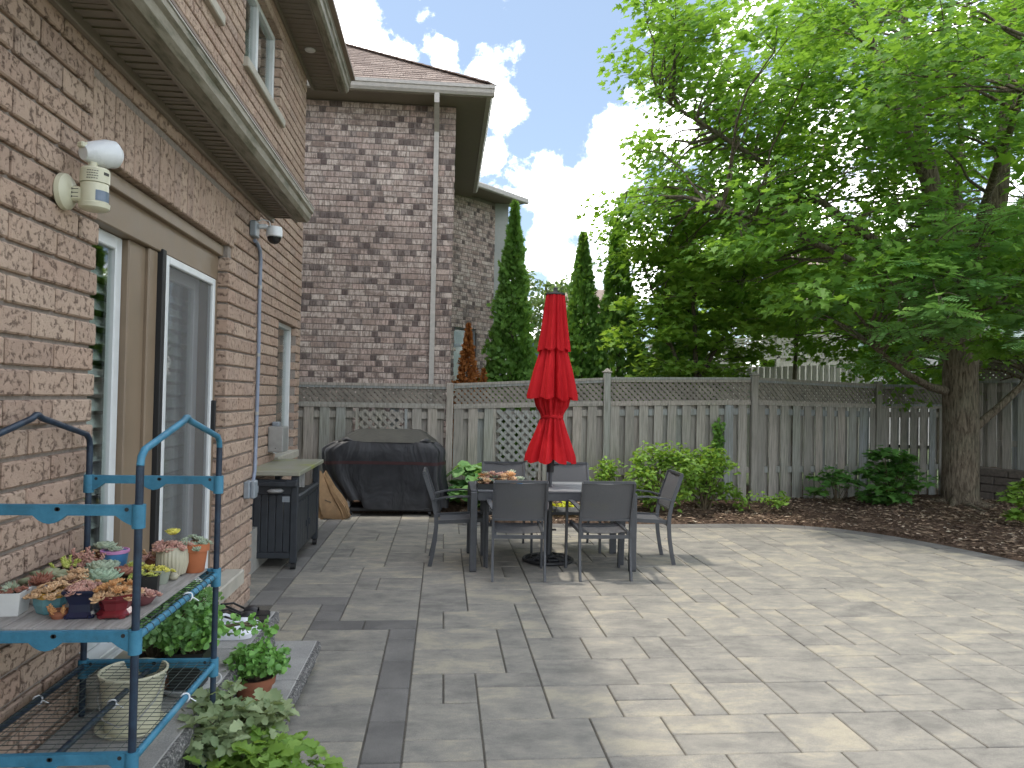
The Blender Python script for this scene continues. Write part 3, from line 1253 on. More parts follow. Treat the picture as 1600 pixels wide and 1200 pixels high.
yy = [1.55, 2.32, 3.02, 3.70, 4.33]
for a, b in zip(yy[:-1], yy[1:]):
    t = child_at(MB().span((-1.378, a + .002, .262), (-.925, b - .002, .33), .006), 'tread', 'step_stone', steps)
    child_at(rough_face(-.905, a + .002, b - .002, .262, .326), 'tread_edge', 'split_stone', steps)
    child_at(MB().span((-1.36, a + .003, -.03), (-.96, b - .003, .258)), 'riser_core', 'step_stone', steps)
    child_at(rough_face(-.925, a + .003, b - .003, .135, .256), 'riser', 'split_stone', steps)
yy = [2.55, 3.22, 3.80, 4.40]
for a, b in zip(yy[:-1], yy[1:]):
    child_at(MB().span((-.955, a + .002, .07), (-.70, b - .002, .138), .006), 'tread', 'step_stone', steps)
    child_at(rough_face(-.682, a + .002, b - .002, .07, .134), 'tread_edge', 'split_stone', steps)
    child_at(rough_face(-.71, a + .003, b - .003, .0, .068), 'riser', 'split_stone', steps)

# ------------------------------------------------------------------ near house
HX, RX = -1.385, -1.75
house = thing('brick_house', 'two-storey tan brick house with patio door and taupe eaves at left', 'house', (-1.75, 5, 0))


def hp(mb, name, mat, par=None, smooth=None, kind=None):
    """house part in world coordinates (sub-parts sit in their part's space, which is the house's own)"""
    l = house.location
    mb.v = [(x - l.x, y - l.y, z - l.z) for x, y, z in mb.v]
    return mb.build(name, mat, par or house, smooth, None, kind)


def loc_house(bl):
    return [(b[0], b[1], b[2], b[3]) for b in bl]


COURSE, BL = 0.1, 0.298
door_h = (3.07 - .6, 4.86 - .6, -1, 2.51)
near_holes = [door_h, (3.0 - .6, 4.95 - .6, 2.51, 2.81)]
wall_near = backing((HX, .6, 0), (0, 1, 0), (1, 0, 0), 5.0, 0, 2.96, [(2.47, 4.26, 0.0, 2.51)], .22, .019, 'wall', 'tan_mortar', house)
rec_win = (7.95 - 5.6, 8.95 - 5.6, .9, 2.36)
wall_rec = backing((RX, 5.6, 0), (0, 1, 0), (1, 0, 0), 3.55, 0, 3.0, [rec_win], .2, .019, 'wall', 'tan_mortar', house)
up_holes = [(6.42 - .6, 7.78 - .6, 4.42, 5.26), (4.3 - .6, 5.66 - .6, 4.42, 5.26)]
wall_up = backing((RX, .6, 0), (0, 1, 0), (1, 0, 0), 8.55, 3.0, 5.46, up_holes, .2, .019, 'wall', 'tan_mortar', house)
for w_ in (wall_near, wall_rec, wall_up):
    me = w_.data
    for v in me.vertices:
        v.co = (v.co.x + 1.75, v.co.y - 5, v.co.z)
b_near = wall_bricks((HX, .6, 0), (0, 1, 0), (1, 0, 0), 5.0, 0.05, 2.95, COURSE, BL, near_holes, start=1)
for i in range(20):   # soldier course over the door
    y = 3.0 + (i + .5) * 1.95 / 20
    b_near.append((Vector((HX - .025 + random.uniform(-.002, .002), y, 2.66)), .0815, .290, math.pi / 2))
b_rec = wall_bricks((RX, 5.6, 0), (0, 1, 0), (1, 0, 0), 3.55, 0.05, 3.05, COURSE, BL, [rec_win])
b_up = wall_bricks((RX, .6, 0), (0, 1, 0), (1, 0, 0), 8.55, 3.05, 5.45, COURSE, BL, up_holes)
b_ret = wall_bricks((RX, 5.6, 0), (1, 0, 0), (0, 1, 0), .36, .05, 2.95, COURSE, BL)
off = Vector((1.75, -5, 0))


def lay_house(groups, mat, limit, host, shift):
    allb = []
    for par, bl in groups:
        for b in bl:
            allb.append((seen_size(b[0], math.sqrt(b[1] * b[2]) * (1 if b[0].y < 5.6 else .8)), par, b))
    allb.sort(key=lambda t: -t[0])
    rest_ = MB()
    for i, (s, par, (c, ln, h, a)) in enumerate(allb):
        if i < limit and s > 0:
            o_ = obj('brick', piece_mesh('brick', mat, (ln, .09, h), .006), par, c + shift + Vector((-.02 * math.sin(a), .02 * math.cos(a), 0)) * (1 if abs(a) > .1 else -1))
            o_.rotation_euler = (random.uniform(-.004, .004), 0, a + random.uniform(-.004, .004))
        else:
            rest_.cur = random.uniform(.001, .999)
            rest_.box(c + shift + Vector((-.02 * math.sin(a), .02 * math.cos(a), 0)) * (1 if abs(a) > .1 else -1), (ln, .09, h), a, .006)
    rest_.build('bricks', mat, host, kind='stuff')


lay_house([(wall_near, b_near), (wall_rec, b_rec), (wall_up, b_up), (wall_near, b_ret)], 'tan_brick', 300, house, off)

# hidden shell: floors, rear and end walls, roof (they hold the rooms dark and throw the roof's shadow)
hp(MB().span((-6.0, .5, -.1), (-5.8, 9.1, 5.5)), 'rear_wall', 'tan_mortar')
hp(MB().span((-5.8, .45, -.1), (-1.62, .6, 5.46)), 'end_wall', 'tan_mortar')
hp(MB().span((-5.8, 9.0, -.1), (-1.96, 9.13, 5.46)), 'end_wall', 'tan_mortar')
hp(MB().span((-5.8, .62, .0), (-1.62, 8.98, .38)), 'floor_slab', 'interior_wall')
hp(MB().span((-5.8, .62, 2.72), (-1.97, 8.98, 2.94)), 'floor_slab', 'interior_wall')
hp(MB().span((-3.2, .62, .4), (-3.1, 8.98, 2.7)), 'room_wall', 'interior_wall')
hp(MB().span((-3.2, .62, 2.95), (-3.1, 8.98, 5.4)), 'room_wall', 'interior_wall')
hp(MB().span((-1.95, 5.45, .4), (-1.62, 5.595, 2.94)), 'room_wall', 'interior_wall')
hp(MB().extr([(-1.22, 5.60), (-1.22, 5.64), (-6.6, 8.4), (-6.6, 8.3), (-1.5, 5.56)], .1, 9.55), 'roof', 'shingle')
hp(MB().extr([(-1.05, 3.04), (-1.05, 3.055), (-1.745, 3.32), (-1.745, 3.02), (-1.2, 3.02)], .3, 5.9), 'lower_roof', 'shingle')

# lower eave: vented soffit panels, wall trim, fascia, gutter with a pale lip
for i in range(19):
    y = .4 + i * .291
    mb = MB().span((HX + .03, y, 2.947), (-1.196, y + .285, 2.957))
    for q in range(4):
        mb.span((HX + .031, y + .03 + q * .068, 2.940), (-1.197, y + .048 + q * .068, 2.9485))
    hp(mb, 'soffit_panel', 'soffit_taupe')
hp(MB().span((HX + .001, .35, 2.905), (HX + .03, 5.92, 2.96), .004), 'soffit_trim', 'soffit_taupe')
hp(MB().span((-1.196, .3, 2.915), (-1.176, 5.92, 3.04), .002), 'fascia', 'soffit_taupe')
gut = hp(MB().extr([(-1.174, 2.925), (-1.105, 2.925), (-1.083, 2.95), (-1.075, 2.985), (-1.058, 3.0), (-1.056, 3.026), (-1.174, 3.026)], .3, 5.93), 'gutter', 'gutter_taupe')
hp(MB().span((-1.068, .3, 3.027), (-1.05, 5.93, 3.036), .002), 'gutter_lip', 'gutter_pale', gut)
hp(MB().span((HX + .001, 5.885, 2.96), (-1.19, 5.91, 3.03)), 'end_fascia', 'soffit_taupe')
# upper eave
for i in range(31):
    y = .3 + i * .30
    mb = MB().span((RX + .03, y, 5.452), (-1.425, y + .294, 5.462))
    for q in range(3):
        mb.span((RX + .031, y + .05 + q * .09, 5.446), (-1.426, y + .062 + q * .09, 5.4535))
    hp(mb, 'soffit_panel', 'soffit_taupe')
hp(MB().span((RX + .001, .3, 5.41), (RX + .03, 9.5, 5.465), .004), 'soffit_trim', 'soffit_taupe')
hp(MB().span((-1.425, .2, 5.425), (-1.402, 9.56, 5.60), .002), 'fascia', 'soffit_taupe')
gut = hp(MB().extr([(-1.40, 5.435), (-1.33, 5.435), (-1.305, 5.46), (-1.297, 5.51), (-1.28, 5.53), (-1.277, 5.58), (-1.40, 5.58)], .2, 9.57), 'gutter', 'gutter_taupe')
hp(MB().span((-1.288, .2, 5.581), (-1.27, 9.57, 5.592), .002), 'gutter_lip', 'gutter_pale', gut)
hp(MB().span((RX + .001, 9.51, 5.43), (-1.42, 9.545, 5.60)), 'end_fascia', 'soffit_taupe')
hp(MB().lathe([(.055, 0), (.06, .006), (.06, .012)], (-1.585, 8.42, 5.435), 20), 'soffit_light', 'white_plastic', smooth=40)


# windows of the near house
def wall_window(y0, y1, z0, z1, x, lights=2, sill=True):
    fr = MB()
    b = .055
    xa, xb = x - .135, x - .07
    fr.span((xa, y0 + .004, z0 + .003), (xb, y0 + b, z1 - .003), .006)
    fr.span((xa, y1 - b, z0 + .003), (xb, y1 - .004, z1 - .003), .006)
    fr.span((xa, y0 + b, z1 - b), (xb, y1 - b, z1 - .003), .006)
    fr.span((xa, y0 + b, z0 + .003), (xb, y1 - b, z0 + b), .006)
    for q in range(1, lights):
        ym = y0 + (y1 - y0) * q / lights
        fr.span((xa + .002, ym - .035, z0 + b), (xb - .004, ym + .035, z1 - b), .006)
    w = hp(fr, 'window', 'white_vinyl')
    for q in range(lights):
        a, c_ = y0 + (y1 - y0) * q / lights + .03, y0 + (y1 - y0) * (q + 1) / lights - .03
        hp(MB().span((xa + .02, a, z0 + .04), (xa + .026, c_, z1 - .04)), 'pane', 'glass', w)
        hp(MB().span((xa - .16, a - .02, z0), (xa - .15, c_ + .02, z1)), 'blind', 'white_shutter', w)
    if sill:
        hp(MB().span((x - .10, y0 - .05, z0 - .085), (x + .045, y1 + .05, z0), .008), 'window_sill', 'concrete_sill', w)
    return w


wall_window(6.42, 7.78, 4.42, 5.26, RX)
wall_window(4.3, 5.66, 4.42, 5.26, RX)
wall_window(7.95, 8.95, .9, 2.36, RX, 1)

# patio door
DX = -1.455
fr = MB()
fr.span((DX - .14, 3.074, 2.285), (DX, 4.856, 2.505), .005)
fr.span((DX - .02, 3.074, 2.44), (DX + .03, 4.856, 2.506), .004)
fr.span((DX - .14, 3.074, .40), (DX, 3.13, 2.284), .005)
fr.span((DX - .14, 4.78, .40), (DX, 4.856, 2.284), .005)
fr.span((DX - .13, 3.60, .40), (DX - .03, 3.79, 2.284), .006)
fr.span((DX - .12, 3.791, .40), (DX - .012, 3.90, 2.284), .006)
door = hp(fr, 'patio_door', 'door_taupe')
hp(MB().span((DX - .14, 3.075, .381), (DX + .02, 4.855, .43), .004).span((DX + .021, 3.3, .381), (DX + .05, 4.85, .41), .003), 'threshold', 'white_vinyl', door)


def sash(y0, y1, z0, z1, xa, xb, b, name='sash_frame', mat='white_vinyl'):
    mb = MB()
    mb.span((xa, y0, z0), (xb, y0 + b, z1), .005)
    mb.span((xa, y1 - b, z0), (xb, y1, z1), .005)
    mb.span((xa, y0 + b, z1 - b), (xb, y1 - b, z1), .005)
    mb.span((xa, y0 + b, z0), (xb, y1 - b, z0 + b * 1.6), .005)
    return hp(mb, name, mat, door)


sash(3.132, 3.597, .432, 2.283, DX - .10, DX - .06, .062)
hp(MB().span((DX - .085, 3.19, .53), (DX - .079, 3.54, 2.23)), 'pane', 'glass', door)
sash(3.92, 4.77, .432, 2.283, DX - .125, DX - .085, .085)
hp(MB().span((DX - .11, 4.0, .56), (DX - .104, 4.69, 2.20)), 'pane', 'glass', door)
hp(MB().span((DX - .03, 3.905, .432), (DX + .012, 3.952, 2.30), .003), 'door_seal', 'black_rubber', door)
sash(3.955, 4.776, .432, 2.28, DX - .022, DX + .012, .042, 'screen_frame')
hp(MB().span((DX - .006, 3.995, .49), (DX - .004, 4.736, 2.24)), 'screen', 'insect_screen', door)
hp(MB().span((DX + .012, 4.742, 1.30), (DX + .04, 4.762, 1.52), .006), 'handle', 'black_rubber', door)
for (ya, yb) in ((3.2, 3.95), (4.05, 5.05)):
    for i in range(21):
        z = .58 + i * .077
        mb = MB().box((DX - .150 - (.025 if ya > 4 else 0), (ya + yb) / 2, z), (.070, yb - ya, .009), 0, .003, Matrix.Rotation(rad(52), 3, 'Y'))
        hp(mb, 'louver', 'white_shutter', door)
    hp(MB().span((DX - .20, ya - .04, .5), (DX - .17, ya, 2.24)).span((DX - .20, yb, .5), (DX - .17, yb + .04, 2.24)), 'shutter_frame', 'white_shutter', door)
hp(MB().span((HX + .002, 3.0, .335), (-1.26, 4.93, .43), .008).span((DX - .02, 3.08, .30), (HX, 4.85, .379), .004), 'door_sill', 'concrete_sill')

# ------------------------------------------------------------------ neighbouring house
NY_ = 11.7
nb = thing('neighbour_house', 'mauve-grey brick house with white downspout and bay beyond the fence', 'house', (-1.0, NY_, 0))
NO = nb.location


def npart(mb, name, mat, par=None, smooth=None, kind=None):
    mb.v = [(x - NO.x, y - NO.y, z - NO.z) for x, y, z in mb.v]
    return mb.build(name, mat, par or nb, smooth, None, kind)


NXR, NZ = 0.10, 6.18
s45 = math.sqrt(.5)
bayO = Vector((NXR, 16.75, 0))
w_front = MB().span((-6, NY_ + .008, -.1), (NXR - .008, NY_ + .25, NZ))
w_front = npart(w_front, 'wall', 'mauve_mortar')
w_side = npart(MB().span((NXR - .25, NY_ + .251, -.1), (NXR - .008, 17.3, NZ)), 'wall', 'mauve_mortar')
bay_dir, bay_n = Vector((s45, s45, 0)), Vector((s45, -s45, 0))
bw = MB()
bay_L = 1.5
hole = (.16, .92, .9, 3.18)
us = [0, hole[0], hole[1], bay_L]
for ua, ub, za, zb in ((0, hole[0], -.1, NZ + .1), (hole[1], bay_L, -.1, NZ + .1), (hole[0], hole[1], -.1, hole[2]), (hole[0], hole[1], hole[3], NZ + .1)):
    bw.box(bayO + bay_dir * ((ua + ub) / 2) - bay_n * .108 + Vector((0, 0, (za + zb) / 2)), (ub - ua, .2, zb - za), math.pi / 4)
w_bay = npart(bw, 'wall', 'mauve_mortar')
npart(MB().span((1.13, 17.85, -.1), (1.48, 24, NZ + .2)), 'siding_wall', 'siding_pale')
CN = .0925


def flashed(O, u, n, L, z0, z1, holes=()):
    """courses of pale stretchers with dark flashed headers scattered between them"""
    out = []
    O, u, n = Vector(O), Vector(u), Vector(n)
    for c in range(int((z1 - z0) / CN)):
        z = z0 + (c + .5) * CN
        s = -.07 * random.random() - (.12 if c % 2 else 0)
        while s < L:
            dark = random.random() < .36
            ln = (.095 if dark else random.choice((.19, .205, .205, .275))) 
            a_, b_ = max(0, s), min(L, s + ln - .006)
            s += ln
            if b_ - a_ < .03 or any(h[0] - .01 < (a_ + b_) / 2 < h[1] + .01 and h[2] < z < h[3] for h in holes):
                continue
            out.append((O + u * ((a_ + b_) / 2) - n * (.025 + random.uniform(-.002, .002)) + Vector((0, 0, z)), round((b_ - a_) / .004) * .004, CN - .012, math.atan2(u.y, u.x), 'mauve_header' if dark else 'mauve_brick'))
    return out


f_b = flashed((-3.0, NY_, 0), (1, 0, 0), (0, -1, 0), 3.1, .9, 6.2)
bay_b = flashed(bayO, bay_dir, bay_n, bay_L, 1.3, 6.28, [hole])
allb = [(float(seen_size(b[0], 1)) * math.sqrt(b[1] * b[2]), w_front if b[0].y < 12 else w_bay, b) for b in f_b + bay_b]
allb.sort(key=lambda t: -t[0])
rest_ = {'mauve_brick': MB(), 'mauve_header': MB()}
for i, (s, par, (c, ln, h, a, mt_)) in enumerate(allb):
    if i < 300 and s > 0:
        o_ = obj('brick', piece_mesh('brick', mt_, (ln, .05, h), .005), par, c - NO)
        o_.rotation_euler = (0, 0, a)
    else:
        rest_[mt_].cur = random.uniform(.001, .999)
        rest_[mt_].box(c - NO, (ln, .05, h), a, .005)
rest_['mauve_brick'].build('bricks', 'mauve_brick', nb, kind='stuff')
rest_['mauve_header'].build('dark_bricks', 'mauve_header', nb, kind='stuff')
# bay window
bwn = MB()
for ua, ub, za, zb in ((hole[0], hole[0] + .05, hole[2], hole[3]), (hole[1] - .05, hole[1], hole[2], hole[3]), (hole[0] + .05, hole[1] - .05, hole[3] - .05, hole[3]),
                       (hole[0] + .05, hole[1] - .05, 2.72, 2.77), (hole[0] + .05, hole[1] - .05, hole[2], hole[2] + .06)):
    bwn.box(bayO + bay_dir * ((ua + ub) / 2) - bay_n * .08 + Vector((0, 0, (za + zb) / 2)), (ub - ua, .05, zb - za), math.pi / 4)
bwin = npart(bwn, 'window', 'grey_plastic')
npart(MB().box(bayO + bay_dir * ((hole[0] + hole[1]) / 2) - bay_n * .09 + Vector((0, 0, 2.0)), (hole[1] - hole[0] - .1, .008, 2.2), math.pi / 4), 'pane', 'glass', bwin)
npart(MB().box(bayO + bay_dir * ((hole[0] + hole[1]) / 2) - bay_n * .17 + Vector((0, 0, 2.0)), (hole[1] - hole[0], .01, 2.3), math.pi / 4), 'curtain', 'far_grey', bwin)
# eaves
EO = .46
npart(MB().span((-6, NY_ - EO, NZ + .005), (NXR + EO, NY_ + .2, NZ + .02)).span((NXR - .1, NY_ + .2, NZ + .0055), (NXR + EO, 17.0, NZ + .0205)), 'soffit', 'soffit_taupe')
npart(MB().extr([(NY_ - EO, NZ - .01), (NY_ - EO - .07, NZ - .01), (NY_ - EO - .10, NZ + .03), (NY_ - EO - .11, NZ + .08), (NY_ - EO - .125, NZ + .09), (NY_ - EO - .125, NZ + .14), (NY_ - EO, NZ + .14)], -6, NXR + EO + .12, 'x'), 'gutter', 'gutter_pale')
npart(MB().extr([(NXR + EO, NZ - .01), (NXR + EO + .07, NZ - .01), (NXR + EO + .10, NZ + .03), (NXR + EO + .115, NZ + .09), (NXR + EO + .115, NZ + .14), (NXR + EO, NZ + .14)], NY_ - EO, 16.6), 'gutter', 'gutter_pale')
npart(MB().span((-6, NY_ - EO + .001, NZ - .02), (NXR + EO - .001, NY_ - EO + .02, NZ + .12)), 'fascia', 'soffit_taupe')
bc = bayO + bay_dir * (bay_L / 2 + .1)
npart(MB().box(bc + bay_n * .16 + Vector((0, 0, NZ + .115)), (bay_L + .75, .72, .015), math.pi / 4), 'soffit', 'soffit_taupe')
npart(MB().box(bc + bay_n * .56 + bay_dir * .1 + Vector((0, 0, NZ + .17)), (bay_L + .7, .10, .13), math.pi / 4, .02), 'gutter', 'gutter_pale')
bay_e = [bc + bay_dir * sgn * (bay_L / 2 + .4) + bay_n * .5 for sgn in (-1, 1)]
rz_ = NZ + .25
npart(MB().add([(bay_e[0].x, bay_e[0].y, rz_), (bay_e[1].x, bay_e[1].y, rz_), (bay_e[1].x - 1.0, bay_e[1].y + 1.6, rz_ + .8), (bay_e[0].x - 1.6, bay_e[0].y + 1.6, rz_ + 1.4)], [(0, 1, 2, 3)]), 'bay_roof', 'shingle')
# hip roof: front slope laid in overlapping shingle courses
pit = .65
ex, ey, ez = NXR + EO + .10, NY_ - EO - .10, NZ + .135
shg = MB()
rows = 26
for r_ in range(rows):
    t0, t1 = r_ * .14, (r_ + 1) * .14 + .05
    x = -6.0 + (r_ % 2) * .13
    while x < ex - t0 - .03:
        w = random.uniform(.2, .34)
        xe = min(x + w, ex - t0 - .01)
        shg.cur = random.uniform(.001, .999)
        up = random.uniform(0, .006)
        p = [(x, ey + t0, ez + pit * t0 + .022 + up), (xe - .006, ey + t0, ez + pit * t0 + .022 + up), (xe - .006 - (t1 - t0 if xe > ex - t0 - .02 else 0), ey + t1, ez + pit * t1 + .004), (x, ey + t1, ez + pit * t1 + .004)]
        lo = [(a, b, c_ - .014) for a, b, c_ in p]
        shg.add(p + lo, [(0, 1, 2, 3), (0, 4, 5, 1), (1, 5, 6, 2), (3, 7, 4, 0)])
        x += w
tm = rows * .14
body = MB().add([(-6, ey, ez), (ex, ey, ez), (ex - tm, ey + tm, ez + pit * tm), (-6, ey + tm, ez + pit * tm), (ex, 19, ez), (ex - tm, 19, ez + pit * tm), (-6, 19, ez + pit * tm)],
                [(0, 1, 2, 3), (1, 4, 5, 2), (3, 2, 5, 6)])
roof = npart(body, 'roof', 'shingle')
npart(shg, 'shingles', 'shingle', roof, kind='stuff')
hipc = MB()
for i in range(24):
    t = .02 + i * .145
    hipc.cur = random.uniform(.001, .999)
    up_ = Vector((.3, -.3, .9))
    hipc.bar((ex - t, ey + t, ez + pit * t + .030), (ex - t - .17, ey + t + .17, ez + pit * (t + .17) + .022), .22, .014, up_)
npart(hipc, 'hip_caps', 'shingle', roof, kind='stuff')
# downspout
dx_ = -.20
ds = MB()
ds.bar((dx_, NY_ - EO - .06, NZ - .01), (dx_, NY_ - EO - .06, NZ - .16), .075, .06, (0, 1, 0))
ds.bar((dx_, NY_ - EO - .06, NZ - .13), (dx_, NY_ - .045, NZ - .42), .075, .06)
ds.bar((dx_, NY_ - .045, NZ - .39), (dx_, NY_ - .045, .1), .075, .06, (0, 1, 0))
npart(ds, 'downspout', 'gutter_pale')

# ------------------------------------------------------------------ fences
def lattice_mb(O, u, n, L, z0a, z0b, z1a, z1b, pitch, w, th=.008):
    """diagonal lattice in a panel whose lower and upper edges slope with the panel"""
    mb = MB()
    O, u, n = Vector(O), Vector(u), Vector(n)
    lo = lambda s: z0a + (z0b - z0a) * s / L
    hi = lambda s: z1a + (z1b - z1a) * s / L
    H = max(z1a, z1b) - min(z0a, z0b)
    for d, dep in ((1, 0), (-1, th * 1.1)):
        s = -H
        while s < L + H:
            pts = []
            N_ = 24
            run_ = []
            for q in range(N_ + 1):
                t = q / N_ * H
                ss, zz = s + d * t, min(z0a, z0b) + t
                if 0 <= ss <= L and lo(ss) <= zz <= hi(ss):
                    run_.append((ss, zz))
            if len(run_) > 1:
                a, b = run_[0], run_[-1]
                mb.bar(O + u * a[0] + n * dep + Vector((0, 0, a[1])), O + u * b[0] + n * dep + Vector((0, 0, b[1])), th, w, u * -d + Vector((0, 0, 1)))
            s += pitch
    return mb


def fence_panel(root, A, B, zt, zm, zb, patch=None, open_gap=0.0):
    """one panel between posts A and B (x, y); zt/zm/zb: (at A, at B) of the top, the mid rail and the ground"""
    O = Vector((A[0], A[1], 0))
    d = Vector((B[0] - A[0], B[1] - A[1], 0))
    L = d.length
    u = d.normalized()
    n = Vector((u.y, -u.x, 0))       # towards the patio
    R = root.location
    lerp = lambda ab, s: ab[0] + (ab[1] - ab[0]) * s / L

    def part(mb, name, kind=None, mat='fence_wood'):
        mb.v = [(x - R.x, y - R.y, z - R.z) for x, y, z in mb.v]
        return mb.build(name, mat, root, None, None, kind)
    e = .055
    P = lambda s, z, off=0.0: O + u * s + n * off + Vector((0, 0, z))
    part(MB().bar(P(e, zt[0] - .02), P(L - e, zt[1] - .02), .085, .036), 'cap_rail')
    part(MB().bar(P(e, zt[0] - .055, .022), P(L - e, zt[1] - .055, .022), .02, .034), 'lattice_strip')
    part(MB().bar(P(e, zm[0]), P(L - e, zm[1]), .09, .036), 'mid_rail')
    part(MB().bar(P(e, zm[0] + .034, .026), P(L - e, zm[1] + .034, .026), .02, .032), 'lattice_strip')
    for rz in (-.12, -.98):
        part(MB().bar(P(e, zm[0] + rz, -.005), P(L - e, zm[1] + rz, -.005), .038, .09), 'rail')
    lat = lattice_mb(P(e, 0), u, n, L - 2 * e, zm[0] + .02, zm[1] + .02, zt[0] - .04, zt[1] - .04, .088, .040)
    part(lat, 'lattice', 'stuff', 'lattice_wood')
    pitch = .2135
    s = e + .07
    while s < L - e - .02:
        skip = patch and patch[0] - .05 < s < patch[1] + .05
        top = lerp(zm, s) - .02
        wv = random.uniform(-.006, .006)
        tl = Matrix.Rotation(random.uniform(-.008, .008), 3, 'Y')
        if not skip:
            zb_ = lerp(zb, s) + random.uniform(-.01, .02)
            mb = MB().box(P(s + wv, (top + zb_) / 2, .026), (.132, .017, top - zb_), math.atan2(u.y, u.x), .003, tl)
            part(mb, 'board')
        s2 = s + pitch / 2
        if s2 < L - e - .02:
            zb_ = lerp(zb, s2) + random.uniform(-.01, .02)
            top2 = lerp(zm, s2) - .02
            mb = MB().box(P(s2 - wv, (top2 + zb_) / 2, -.034), (.125 - open_gap, .017, top2 - zb_), math.atan2(u.y, u.x), .003, tl)
            part(mb, 'board')
        s += pitch
    if patch:
        pl = patch[1] - patch[0]
        zl = patch[2]
        mb = lattice_mb(P(patch[0], 0, .03), u, n, pl, zl, zl, lerp(zm, patch[0]) - .03, lerp(zm, patch[1]) - .03, .125, .042, .009)
        part(mb, 'lattice_screen', 'stuff')
        for s in (patch[0] - .02, patch[1] + .02):
            part(MB().bar(P(s, zl, .03), P(s, lerp(zm, s) - .03, .03), .04, .025, n), 'lattice_frame')


def fence_post(root, x, y, z, cap=True, w=.095):
    R = root.location
    mb = MB().span((x - w / 2, y - w / 2 - .03, 0), (x + w / 2, y + w / 2 - .03, z), .005)
    mb.v = [(a - R.x, b - R.y, c - R.z) for a, b, c in mb.v]
    p = mb.build('post', 'fence_wood', root)
    if cap:
        mb = MB().box((x, y - .03, z + .012), (.125, .125, .022), 0, .006).lathe([(.06, 0), (.03, .03), (.004, .04)], (x, y - .03, z + .024), sq=4)
        mb.v = [(a - R.x, b - R.y, c - R.z) for a, b, c in mb.v]
        mb.build('post_cap', 'fence_wood', p)


FY = 10.5
bf_ = thing('wooden_fence', 'weathered grey board fence with lattice top running behind the dining set', 'fence', (2.3, FY, 0))
posts = [(-2.2, FY, 1.74), (.09, FY, 1.755), (2.35, FY, 1.955), (4.57, FY + .03, 1.965), (6.85, 11.1, 1.93), (8.42, 11.55, 1.95)]
tops = [(1.728, 1.74), (1.755, 1.885), (1.895, 1.94), (1.94, 1.90), (1.90, 1.92)]
mids = [(1.405, 1.41), (1.41, 1.495), (1.495, 1.555), (1.555, 1.535), (1.535, 1.55)]
for i, p in enumerate(posts):
    fence_post(bf_, p[0], p[1], p[2], cap=i in (2, 3))
for i in range(5):
    A, B = posts[i], posts[i + 1]
    fence_panel(bf_, A[:2], B[:2], tops[i], mids[i], (.03, .06) if i < 1 else (.08, .10),
                {0: (1.02, 1.66, .72), 1: (.66, 1.28, .35)}.get(i), -.006 if i >= 3 else 0)
sf = thing('side_fence', 'shaded grey board fence standing above the retaining wall behind the tree', 'fence', (9.0, 10.6, 0))
fence_post(sf, 8.62, 11.35, 2.35, False)
fence_panel(sf, (8.62, 11.35), (9.75, 9.35), (2.33, 2.33), (1.98, 1.98), (.60, .60))
fence_post(sf, 9.75, 9.35, 2.35, False)
fence_panel(sf, (9.75, 9.35), (10.6, 7.4), (2.33, 2.33), (1.98, 1.98), (.60, .60))
fence_post(sf, 10.6, 7.4, 2.35, False)

# retaining wall of stacked blocks, right of the trunk
rw = thing('retaining_wall', 'low retaining wall of dark stacked blocks to the right of the tree trunk', 'wall', (9.0, 10.2, 0))
A, B = Vector((8.35, 11.25, 0)), Vector((10.4, 7.2, 0))
u = (B - A).normalized()
for c in range(5):
    s = -.2 * (c % 2)
    while s < (B - A).length:
        p = A + u * (s + .2) + Vector((0, 0, .06 + c * .125)) + Vector((u.y, -u.x, 0)) * (-.012 * c) * -1
        mb = MB().box((0, 0, 0), (.392, .26, .118), 0, .012)
        o = obj('block', piece_mesh('block', 'retaining_block', (.392, .26, .118), .012), rw, p - rw.location)
        o.rotation_euler = (0, 0, math.atan2(u.y, u.x) + random.uniform(-.02, .02))
        s += .4
soil_behind = MB().prism([(8.42, 11.3), (8.8, 11.9), (13, 11.9), (13, 6.5), (10.55, 7.0)], 0, .58).build('raised_bed', 'soil')
soil_behind['kind'] = 'structure'

# far fences behind the neighbours' gardens
ff = thing('far_board_fence', 'sunlit pale board fence seen above the lattice in the next garden', 'fence', (6, 15.5, 0))
for i in range(36):
    x = 4.6 + i * .135
    z = 2.20 + i * .008
    o = obj('board', piece_mesh('board', 'pale_wood', (.10, .02, 2.2), .003), ff, (x - 6, random.uniform(-.01, .01), z - 1.1))
for z in (.6, 1.9):
    MB().span((-1.4, .02, z), (3.6, .06, z + .09)).build('rail', 'pale_wood', ff)
fl = thing('far_lattice_fence', 'pale lattice-topped fence farthest back, between the tree trunks', 'fence', (7, 19, 0))
for a, b, za, zb in ((4.9, 6.9, 2.95, 3.10), (6.9, 8.9, 3.10, 3.34), (8.9, 11.2, 3.36, 3.4)):
    lm = lattice_mb((a - 7, 0, 0), (1, 0, 0), (0, -1, 0), b - a, za - .55, zb - .55, za, zb, .13, .05)
    lm.build('lattice', 'pale_wood', fl, kind='stuff')
    MB().bar((a - 7, 0, za + .02), (b - 7, 0, zb + .02), .1, .05).build('cap_rail', 'pale_wood', fl)
    MB().bar((a - 7, 0, za - .57), (b - 7, 0, zb - .57), .1, .05).build('mid_rail', 'pale_wood', fl)
    MB().span((a - 7.05, -.05, 0), (a - 6.95, .05, za + .12)).build('post', 'pale_wood', fl)
    MB().span((a - 6.95, .02, .1), (b - 7.05, .05, min(za, zb) - .58)).build('panel', 'pale_wood', fl)


